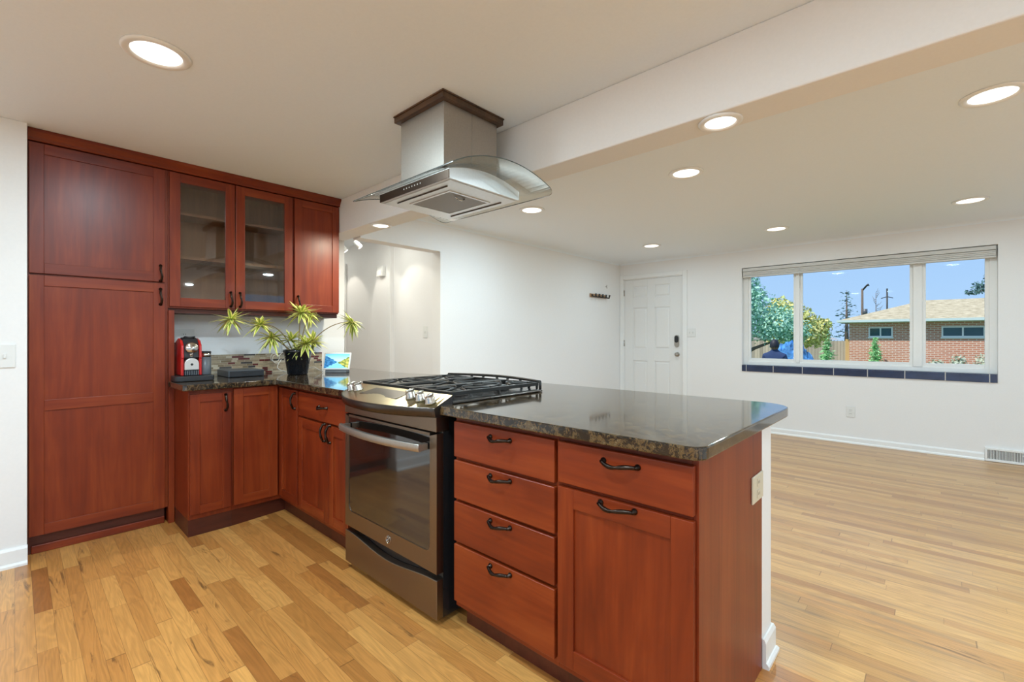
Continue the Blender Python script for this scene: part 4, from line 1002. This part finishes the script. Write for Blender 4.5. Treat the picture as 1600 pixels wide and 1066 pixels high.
# white charger and looping cable between plant and display
cb = MB(); cb.box(-3.8785+.012, -3.84, 1.452, 1.50, 1.075, 1.135)
t = thing('power_cable', (-3.85, 1.47, 1.075), 'white power adapter with looped cable hanging behind the potted plant', 'cable')
cb.build('adapter', m_white_pl, t, .006, 3)
pts = [(-3.845, 1.455, 1.075)]
for k in range(15):
    a = k/14*2*2*PI; pts.append((-3.835+.004*k/3, 1.385+.030*math.cos(a)+.02*k/14, 1.04-.022*k/14+.030*math.sin(a)))
pts += [(-3.80, 1.40, .955), (-3.76, 1.46, .9195), (-3.73, 1.54, .9195), (-3.68, 1.59, .945), (-3.64, 1.62, .955), (-3.60, 1.65, .930), (-3.585, 1.675, .9195)]
sm_ = []
for i in range(len(pts)-1):
    a, b_ = Vector(pts[i]), Vector(pts[i+1]); p0 = Vector(pts[max(i-1, 0)]); p3 = Vector(pts[min(i+2, len(pts)-1)])
    for s in range(4):
        u = s/4; sm_.append(.5*((2*a)+(b_-p0)*u+(2*p0-5*a+4*b_-p3)*u*u+(3*a-p0-3*b_+p3)*u**3))
MB().tube(sm_, .0028, 6).build('cord', m_white_pl, t)

# potted plant with arching variegated rosettes
PX, PY = -3.545, 1.452
pp = thing('potted_plant', (PX, PY, ZT_), 'variegated yellow-green leafy plant with long arching stems in a black pot', 'potted plant')
prof = [(0, 0), (.066, 0), (.071, .006), (.098, .172), (.104, .176), (.104, .190), (.096, .190), (.090, .172), (.0, .168)]
po = MB().lathe([(0, 0), (.066, 0), (.071, .006), (.097, .165), (.104, .170), (.104, .188), (.097, .188), (.091, .150), (0, .150)], (PX, PY, ZT_), 40).build('pot', m_pot, pp)
MB().lathe([(0, .151), (.088, .151), (.086, .156), (0, .160)], (PX, PY, ZT_), 24).build('soil', m_soil, pp)
def leaf(mb, uvl, base, d, ln, w, droop):
    d = d.normalized(); sd = d.cross(Vector((0, 0, 1)))
    if sd.length < .1: sd = Vector((random.uniform(-1, 1), random.uniform(-1, 1), 0))
    sd.normalize(); nseg = 7; rows = []
    nrm = sd.cross(d)
    for i in range(nseg+1):
        t = i/nseg; p = base + d*(ln*t) - Vector((0, 0, 1))*(droop*ln*t*t); ww_ = w*math.sin(PI*min(1, .12+.88*t)**.75)*.5 if t < 1 else .0004
        fold = nrm*(-ww_*.35)
        rows.append([mb.bm.verts.new(p - sd*ww_), mb.bm.verts.new(p + fold), mb.bm.verts.new(p + sd*ww_)])
    for i in range(nseg):
        for k in range(2):
            f = mb.bm.faces.new((rows[i][k], rows[i][k+1], rows[i+1][k+1], rows[i+1][k])); f.smooth = True
            for lp, uv in zip(f.loops, ((k/2, i/nseg), ((k+1)/2, i/nseg), ((k+1)/2, (i+1)/nseg), (k/2, (i+1)/nseg))): lp[uvl].uv = uv
def rosette(c, ln, n, up_, updir=Vector((0, 0, 1))):
    mb = MB(); uvl = mb.bm.loops.layers.uv.new('UVMap'); c = Vector(c)
    n = int(n*1.35)
    for k in range(n):
        az = k*2.4+random.uniform(-.2, .2); el = up_ + (k/n-.5)*1.5 + random.uniform(-.15, .15)
        q_ = Vector((0, 0, 1)).rotation_difference(updir)
        d = q_ @ Vector((math.cos(az)*math.cos(el), math.sin(az)*math.cos(el), math.sin(el)))
        leaf(mb, uvl, c + d*.004, d, ln*random.uniform(.85, 1.35), .024*random.uniform(.8, 1.15), random.uniform(.05, .35))
    o = mb.build('leaf_rosette', m_drac, pp, recalc=False); return o
soil = Vector((PX, PY, ZT_+.155))
ros = [((-3.50, .992, 1.318), .105, 26, .05, (-.1, -.4, 1)), ((-3.50, 1.175, 1.285), .10, 24, .25, (0, -.3, 1)), ((-3.52, 1.255, 1.195), .11, 26, -.05, (.2, -.3, 1)),
       ((-3.44, 1.432, 1.375), .12, 28, .2, (.1, 0, 1)), ((-3.53, 1.40, 1.175), .10, 22, .35, (0, 0, 1)), ((-3.46, 1.475, 1.150), .115, 26, .2, (.3, 0, 1)),
       ((-3.50, 1.545, 1.165), .11, 24, .3, (0, .3, 1)), ((-3.18, 1.700, 1.312), .10, 26, -.35, (.3, .5, .6)), ((-3.52, 1.44, 1.10), .09, 14, .1, (0, -.2, 1)), ((-3.42, 1.50, 1.365), .08, 12, -.1, (.1, .4, 1))]
for c, ln, n, up_, dr in ros:
    c = Vector(c); b0 = soil + Vector(((c.x-PX)*.12, (c.y-PY)*.12, 0)); mid = (b0+c)/2 + Vector((0, 0, .05 if c.z > 1.25 else .01)) + Vector((-.01, .01, 0))
    far = (c - soil).length > .3
    P_ = []
    for i in range(15):
        t = i/14; P_.append(b0*(1-t)**2 + (mid + Vector((0, 0, .10 if far else .0)) - (c-soil)*(.12 if far else 0))*2*t*(1-t) + c*t*t)
    MB().tube(P_, [.0045-.0018*i/14 for i in range(15)], 6).build('stem', m_stem, pp)
    rosette(c, ln, n, up_, Vector(dr).normalized())

# ================================================================== OUTSIDE
GZ = -.60
gd = MB(); gd.box(-60, 60, 6.6, 26.0, GZ-.2, GZ); gd.box(-60, 60, 38, 120, GZ-.2, GZ); gd.box(-60, -4.5, -40, 6.6, GZ-.2, GZ); gd.box(9.0, 60, -40, 6.6, GZ-.2, GZ); gd.box(-60, 60, 26.0, 38, GZ-.2, GZ)
tag(gd.build('lawn', m_grass), 'green front lawn outside the picture window', 'lawn', kind='structure')
m_conc = plain('pale_concrete', (.70, .69, .66), .85, var=.06, bmp=.05)
pt = MB(); pt.box(-4.5, 9.0, -14.0, -3.26, -.2, -.06); pt.box(2.81, 9.0, -3.26, 6.6, -.2, -.06)  # unseen pale slab, added to bounce sunlight up through the glazing
tag(pt.build('patio', m_conc), 'pale concrete patio added unseen beside the house to bounce sunlight indoors', 'patio', kind='structure')
# brick house across the street
HS = thing('brick_house', (3.5, 33.5, GZ), 'single-storey red brick house with tan shingle hip roof across the street', 'house')
hx0_, hx1_, hy0_, hy1_ = -3.34, 12.0, 30.0, 38.2; EZ = 2.06
wins = [(-2.53, -1.56, 1.19, 1.70), (.229, 1.69, 1.19, 1.70), (5.2, 6.6, 1.19, 1.70)]
b = MB(); xs_ = [hx0_] + [v for w in wins for v in w[:2]] + [hx1_]
b.box(hx0_, hx1_, hy0_, hy0_+.2, GZ, 1.19); b.box(hx0_, hx1_, hy0_, hy0_+.2, 1.70, EZ-.1)
for k in range(0, len(xs_), 2): b.box(xs_[k], xs_[k+1], hy0_, hy0_+.2, 1.19, 1.70)
b.box(hx0_, hx0_+.2, hy0_+.2, hy1_, GZ, EZ-.1); b.box(hx1_-.2, hx1_, hy0_+.2, hy1_, GZ, EZ-.1); b.box(hx0_, hx1_, hy1_, hy1_+.2, GZ, EZ-.1)
b.build('brick_wall', m_brick, HS)
rf = MB(); ov = .45; e0, e1, f0, f1 = hx0_-ov, hx1_+ov, hy0_-ov, hy1_+ov; RZ = 3.22; ry = (f0+f1)/2
v = [rf.bm.verts.new(p) for p in ((e0, f0, EZ), (e1, f0, EZ), (e1, f1, EZ), (e0, f1, EZ), (e0+3.3, ry, RZ), (e1-3.3, ry, RZ))]
for q in ((0, 1, 5, 4), (1, 2, 5), (2, 3, 4, 5), (3, 0, 4), (3, 2, 1, 0)): rf.bm.faces.new([v[i] for i in q])
rf.build('shingle_roof', m_shingle, HS)
gt = MB(); gt.box(e0-.04, e1+.04, f0-.06, f0, EZ-.10, EZ+.02); gt.box(e0-.04, e0, f0, f1, EZ-.10, EZ+.02); gt.box(e0, e1, f0, hy0_, EZ-.12, EZ-.10)
gt.build('gutter', m_gutter, HS)
m_farglass = plain('far_window_glass', (.03, .09, .12), .08, spec=.9)
for (a, c, z0, z1) in wins:
    w_ = MB(); w_.box(a, c, hy0_-.03, hy0_+.04, z0, z0+.06); w_.box(a, c, hy0_-.03, hy0_+.04, z1-.06, z1); w_.box(a, a+.06, hy0_-.03, hy0_+.04, z0+.06, z1-.06); w_.box(c-.06, c, hy0_-.03, hy0_+.04, z0+.06, z1-.06)
    w_.box((a+c)/2-.03, (a+c)/2+.03, hy0_-.03, hy0_+.04, z0+.06, z1-.06); w_.box(a-.03, c+.03, hy0_-.06, hy0_-.001, z0-.06, z0)
    wo_ = w_.build('window', m_trim, HS); box('pane', (a+.06, c-.06, hy0_+.02, hy0_+.03, z0+.06, z1-.06), m_farglass, wo_)
# far gravel roofs left of the brick house
b = thing('far_house', (-13, 60, GZ), 'distant low house with grey roof behind the wooden fence', 'house')
MB().box(-18.5, -8.6, 57, 63, GZ, .90).build('wall', m_gutter, b)
MB().prism([(-19, .90), (-7.9, .90), (-10.4, 1.74), (-16.5, 1.74)], 56.5, 63.5, axis=1).build('roof', m_roofg, b)
# fence
fe = thing('wooden_fence', (-8.5, 31, GZ), 'weathered wooden board fence left of the brick house', 'fence')
box('fence_boards', (-16, -3.62, 31.0, 31.06, GZ, .98), m_fence, fe)
box('fence_rail', (-16, -3.62, 31.061, 31.12, .80, .88), m_fence, fe)
box('corner_post', (-3.62, -3.40, 30.95, 31.15, GZ, 1.08), m_postw, fe)

def leafcloud(mb, blobs, n, size, seed=1, flat=.0):
    rr = random.Random(seed); tot = sum(b[3]*b[3] for b in blobs)
    for cx_, cy__, cz_, r_, sx, sz in [(b + (1, 1))[:6] if len(b) == 4 else b for b in blobs]:
        for _ in range(int(n*r_*r_/tot)):
            d = Vector((rr.gauss(0, 1), rr.gauss(0, 1), rr.gauss(0, 1))).normalized(); k = rr.uniform(.55, 1.08)
            k *= 1 + .25*noise.noise(Vector((cx_, cy__, cz_))+d*2.2)
            p = Vector((cx_+d.x*r_*k*sx, cy__+d.y*r_*k*sx, cz_+d.z*r_*k*sz))
            a = Vector((rr.gauss(0, 1), rr.gauss(0, 1), rr.gauss(0, 1))).normalized(); b_ = a.cross(d if abs(a.dot(d)) < .95 else Vector((0, 0, 1))).normalized()
            s_ = size*rr.uniform(.6, 1.3)
            mb.bm.faces.new([mb.bm.verts.new(p+a*s_), mb.bm.verts.new(p+b_*s_*.6), mb.bm.verts.new(p-a*s_), mb.bm.verts.new(p-b_*s_*.6)])
def tree(name, loc, label, blobs, n, size, mat, trunk, seed=1, group=None, cat='tree'):
    t = thing(name, loc, label, cat, group)
    if trunk:
        m = MB()
        for pts, rad in trunk: m.tube(pts, rad, 8)
        m.build('trunk', m_bark, t)
    m = MB(); leafcloud(m, blobs, n, size, seed); m.build('foliage', mat, t, recalc=False); return t
tree('evergreen_tree', (-4.6, 15.4, GZ), 'large blue-green evergreen tree filling the left window light',
     [(-4.35, 15.4, 1.98, .85), (-3.45, 15.6, 1.55, .62), (-4.3, 15.5, 2.5, .62, .7, 1.1), (-4.6, 15.3, 3.2, .5), (-3.05, 15.7, 1.35, .40), (-5.2, 15.4, 2.0, 1.2), (-5.0, 15.3, 3.4, .8), (-3.7, 15.5, 1.35, .42, 1.3, .6)],
     15000, .050, m_leafA, [([(-4.9, 15.4, GZ), (-4.7, 15.4, .6), (-4.4, 15.4, 1.5), (-4.5, 15.4, 2.6)], [.16, .13, .09, .04]), ([(-4.75, 15.4, .45), (-4.1, 15.5, .85), (-3.4, 15.6, 1.15)], [.08, .05, .02])], 3)
tree('autumn_tree', (-4.0, 21.0, GZ), 'yellowing leafy tree behind the blue-green evergreen',
     [(-4.1, 21, 1.75, .75), (-3.6, 21.2, 1.35, .6), (-4.6, 21, 2.3, .5), (-4.4, 21, 1.3, .7), (-3.2, 21.2, 1.6, .33)], 5200, .075, m_leafB,
     [([(-4.2, 21, GZ), (-4.1, 21, .6), (-4.0, 21, 1.8)], [.12, .09, .04])], 5)
def conifer(name, x, y, z0, h, r_, label, mat, dens, size, droop=.15, seed=1, group=None, layers=16):
    t = thing(name, (x, y, z0), label, 'tree' if h > 2.2 else 'shrub', group); m = MB(); m.tube([(x, y, z0), (x, y, z0+h)], [r_*.09, .01], 8); m.build('trunk', m_bark, t)
    rr = random.Random(seed); m = MB()
    for k in range(layers):
        f_ = (k+.5)/layers; zz_ = z0+h*(.10+.90*f_); rad = r_*(1-f_)**.8*rr.uniform(.65, 1.1)
        for j in range(max(3, int(9*(1-f_)+3))):
            a = rr.uniform(0, 2*PI); ln = rad*rr.uniform(.6, 1.15)
            for q_ in range(dens):
                u = (q_+rr.random())/dens; p = Vector((x+math.cos(a)*ln*u, y+math.sin(a)*ln*u, zz_-droop*ln*u+rr.gauss(0, size*.7)))
                p += Vector((rr.gauss(0, size), rr.gauss(0, size), 0)); d1_ = Vector((math.cos(a)+rr.gauss(0, .4), math.sin(a)+rr.gauss(0, .4), rr.gauss(-.1, .3)))*size; d2_ = Vector((rr.gauss(0, 1), rr.gauss(0, 1), rr.gauss(0, 1))).normalized()*size*.5
                m.bm.faces.new([m.bm.verts.new(p-d1_), m.bm.verts.new(p+d2_), m.bm.verts.new(p+d1_), m.bm.verts.new(p-d2_)])
    m.build('foliage', mat, t, recalc=False); return t
conifer('spruce_tree', -4.90, 42.6, GZ, 5.3, 2.2, 'tall sparse dark spruce behind the left end of the brick house', m_leafC, 5, .10, seed=4, layers=15)
conifer('small_conifer', -3.66, 21.0-3, GZ, 1.72, .34, 'small bright conifer just right of the left window mullion', m_leafD, 14, .05, seed=6, group='young conifers by the fence', layers=16)
conifer('small_conifer', -3.50, 24.2, GZ, 2.05, .42, 'small bright conifer in front of the middle of the fence', m_leafD, 14, .055, seed=7, group='young conifers by the fence', layers=16)
conifer('small_conifer', -2.20, 29.3, GZ, 1.75, .50, 'small bright conifer against the brick wall under its left window', m_leafD, 14, .055, seed=8, group='young conifers by the fence', layers=16)
rr = random.Random(9)
for i, (x, y, h_) in enumerate(((.80, 29.0, 1.0), (1.58, 29.1, 1.05), (.05, 29.1, .75))):
    t = thing('pale_shrub', (x, y, GZ), ['pale grey-green shrub by the brick wall, middle of the three', 'pale grey-green shrub by the brick wall, rightmost of the three', 'low pale grey-green shrub by the brick wall, leftmost of the three'][i], 'shrub', 'pale shrubs by the brick wall')
    m = MB(); leafcloud(m, [(x, y, GZ+h_*.5, .30, 1, h_/.6*1.0)], 420, .055, 20+i); m.build('foliage', m_leafE, t, recalc=False)
# bare spiky tree and poles
pl = thing('utility_pole', (-4.60, 49.5, GZ), 'dark wooden utility pole rising beside the spruce', 'utility pole')
MB().tube([(-4.60, 49.5, GZ), (-4.60, 49.5, 5.35)], [.11, .08], 10).build('pole', m_bark, pl)
MB().tube([(-4.60, 49.5, 5.2), (-4.30, 49.5, 5.60), (-4.15, 49.5, 5.68)], [.07, .07, .11], 8).build('lamp_arm', m_iron, pl)
MB().lathe([(0, 0), (.18, 0), (.18, .55), (0, .55)], (-4.42, 49.5, 3.05), 12).build('transformer', m_greypl, pl)
br = MB(); rr = random.Random(12)
for k in range(26):
    z = 1.0+k*.17; a = rr.uniform(0, 2*PI); l = (1-k/30)*1.15
    br.tube([(-3.95, 53.2, z), (-3.95+math.cos(a)*l*.6, 53.2+math.sin(a)*l*.6, z+.12), (-3.95+math.cos(a)*l, 53.2+math.sin(a)*l, z+.38)], [.022, .015, .006], 5)
bt = thing('bare_tree', (-3.95, 53.2, GZ), 'thin bare dark tree right of the utility pole', 'tree')
MB().tube([(-3.95, 53.2, GZ), (-3.95, 53.2, 5.2)], [.06, .015], 8).build('trunk', m_bark, bt); br.build('branches', m_bark, bt)
pl = thing('distant_mast', (-3.27, 55, GZ), 'thin distant mast above the ridge of the shingle roof', 'mast')
MB().tube([(-3.27, 55, GZ), (-3.27, 55, 5.7)], .07, 6).build('pole', m_iron, pl)
MB().tube([(-3.7, 55, 4.8), (-3.27, 55, 4.95), (-2.84, 55, 4.8)], .04, 6).build('cross_arm', m_iron, pl)
pn = thing('pine_tree', (2.6, 24.5, GZ), 'dark pine whose branch tips reach in at the right edge of window', 'tree')
MB().tube([(2.6, 24.5, GZ), (2.6, 24.5, 5.0)], [.2, .08], 8).build('trunk', m_bark, pn)
m = MB(); m.tube([(2.6, 24.5, 2.9), (2.0, 23.8, 3.0), (1.0, 22.6, 2.75)], [.08, .05, .015], 6); m.tube([(2.6, 24.5, 3.4), (1.9, 23.6, 3.35), (1.3, 22.8, 3.25)], [.08, .04, .015], 6); m.build('branches', m_bark, pn)
m = MB(); leafcloud(m, [(1.35, 22.9, 2.95, .38, 1, .6), (1.75, 23.3, 3.25, .45, 1, .6), (2.4, 24.2, 3.5, .9), (.98, 22.6, 2.75, .22, 1, .45), (2.6, 24.6, 4.6, .8)], 3200, .055, 31); m.build('foliage', m_leafC, pn, recalc=False)

# crumpled blue tarp heaps by the front lawn
def heap(x, y, rx, ry, h_, seed, label):
    m = MB(); rr_ = random.Random(seed)
    def fn(u, v):
        a = 2*PI*v; k = u
        z = GZ + h_*(1-k**2.2); n_ = noise.noise(Vector((math.cos(a)*k*3.2+seed, math.sin(a)*k*3.2, seed))); n2_ = abs(noise.noise(Vector((math.cos(a)*k*8+seed, math.sin(a)*k*8, seed*2))))
        s_ = 1+.12*n_
        return (x+math.cos(a)*rx*k*s_, y+math.sin(a)*ry*k*s_, max(GZ+.002, z+.30*n_*(1-k)-.42*n2_*(1-k*k)))
    m.grid(fn, 22, 44, smooth=False)
    o = m.build('blue_tarp', m_tarp); bmesh_ = None
    tag(centre(o), label, 'tarp', 'blue tarp heaps')
heap(-2.55, 12.75, .85, .5, 1.72, 3, 'crumpled blue tarp heap in the middle, just right of the person')
heap(-4.15, 13.9, .6, .5, 1.62, 5, 'crumpled blue tarp heap at the far left, behind the person')

# person seen from behind, standing outside in dark blue
pe = thing('person', (-2.46, 10.75, GZ), 'person in a dark blue hooded top and trousers, standing outside with back to window', 'person')
px_, py_ = -2.46, 10.75
def skinned(name, verts, edges_, radii, mat, parent, root=0, sub=2):
    me = bpy.data.meshes.new(name); me.from_pydata([Vector(v)-Vector(parent.location if parent.parent is None else (px_, py_, GZ)) for v in verts], edges_, []); me.materials.append(mat)
    o = bpy.data.objects.new(name, me); C.objects.link(o); o.parent = parent
    md = o.modifiers.new('skin', 'SKIN'); md.use_smooth_shade = True
    for i, r_ in enumerate(radii):
        sv = me.skin_vertices[0].data[i]; sv.radius = r_ if hasattr(r_, '__len__') else (r_, r_); sv.use_root = (i == root)
    sb = o.modifiers.new('sub', 'SUBSURF'); sb.levels = sub; sb.render_levels = sub
    return o
Z0 = GZ
V = [(0, 0, .92), (0, 0, 1.08), (0, .0, 1.28), (0, .0, 1.43), (0, .01, 1.51), (0, .02, 1.60),
     (-.17, 0, 1.40), (-.235, .02, 1.15), (-.20, .13, .95), (-.19, .17, .88),
     (.17, 0, 1.40), (.235, .02, 1.15), (.20, .13, .95), (.19, .17, .88),
     (-.09, 0, .86), (-.11, .02, .48), (-.12, -.02, .09), (-.125, .11, .04),
     (.09, 0, .86), (.11, .02, .48), (.12, -.02, .09), (.125, .11, .04)]
E_ = [(0, 1), (1, 2), (2, 3), (3, 4), (4, 5), (3, 6), (6, 7), (7, 8), (8, 9), (3, 10), (10, 11), (11, 12), (12, 13), (0, 14), (14, 15), (15, 16), (16, 17), (0, 18), (18, 19), (19, 20), (20, 21)]
RAD = [(.15, .11), (.14, .10), (.17, .11), (.15, .09), .055, .06, .07, .052, .042, .035, .07, .052, .042, .035, .09, .065, .045, .04, .09, .065, .045, .04]
skinned('body', [(px_+a, py_+b_, Z0+c) for a, b_, c in V], E_, RAD, m_navycloth, pe)
hm = MB(); hm.grid(lambda u, v: (px_+.078*math.sin(PI*u)*math.cos(2*PI*v), py_+.02+.092*math.sin(PI*u)*math.sin(2*PI*v), Z0+1.625-.115*math.cos(PI*u)*(1.0 if u > .5 else 1.08)), 16, 20)
hm.lathe([(0, 0), (.012, .004), (.016, .018), (.006, .034), (0, .036)], (px_, py_+.108, Z0+1.60), 8, axis=(0, .3, 1))
for s_ in (-1, 1):
    hm.lathe([(0, -.006), (.02, -.004), (.024, 0), (.02, .004), (0, .006)], (px_+s_*.080, py_+.015, Z0+1.62), 10, axis=(1, 0, 0))
    hm.lathe([(0, 0), (.010, .003), (0, .007)], (px_+s_*.03, py_+.108, Z0+1.635), 8, axis=(0, 1, 0))
hm.lathe([(0, 0), (.018, .002), (0, .006)], (px_, py_+.100, Z0+1.565), 8, axis=(0, 1, 0))
hm.build('head', m_skin, pe)
hr_ = MB(); hr_.grid(lambda u, v: (px_+.088*math.sin(PI*.62*u)*math.cos(2*PI*v), py_+.006+.100*math.sin(PI*.62*u)*math.sin(2*PI*v)-.008, Z0+1.625+.128*math.cos(PI*.62*u)), 12, 20); hr_.build('hair', m_hair, pe)
for s_ in (-1, 1):
    hn = MB(); w0 = Vector((px_+s_*.19, py_+.17, Z0+.885))
    hn.tube([w0, w0+Vector((0, .03, -.035)), w0+Vector((0, .05, -.075))], [.026, .036, .034], 10)
    for k in range(4):
        q0 = w0+Vector(((k-1.5)*.016, .05, -.07)); ln = [.062, .072, .068, .052][k]
        hn.tube([q0, q0+Vector((0, .015, -ln*.5)), q0+Vector((0, .008, -ln))], [.009, .0085, .007], 7)
    q0 = w0+Vector((-s_*.028, .035, -.03)); hn.tube([q0, q0+Vector((-s_*.022, .02, -.02)), q0+Vector((-s_*.026, .035, -.045))], [.011, .010, .008], 7)
    hn.build('hand', m_skin, pe)
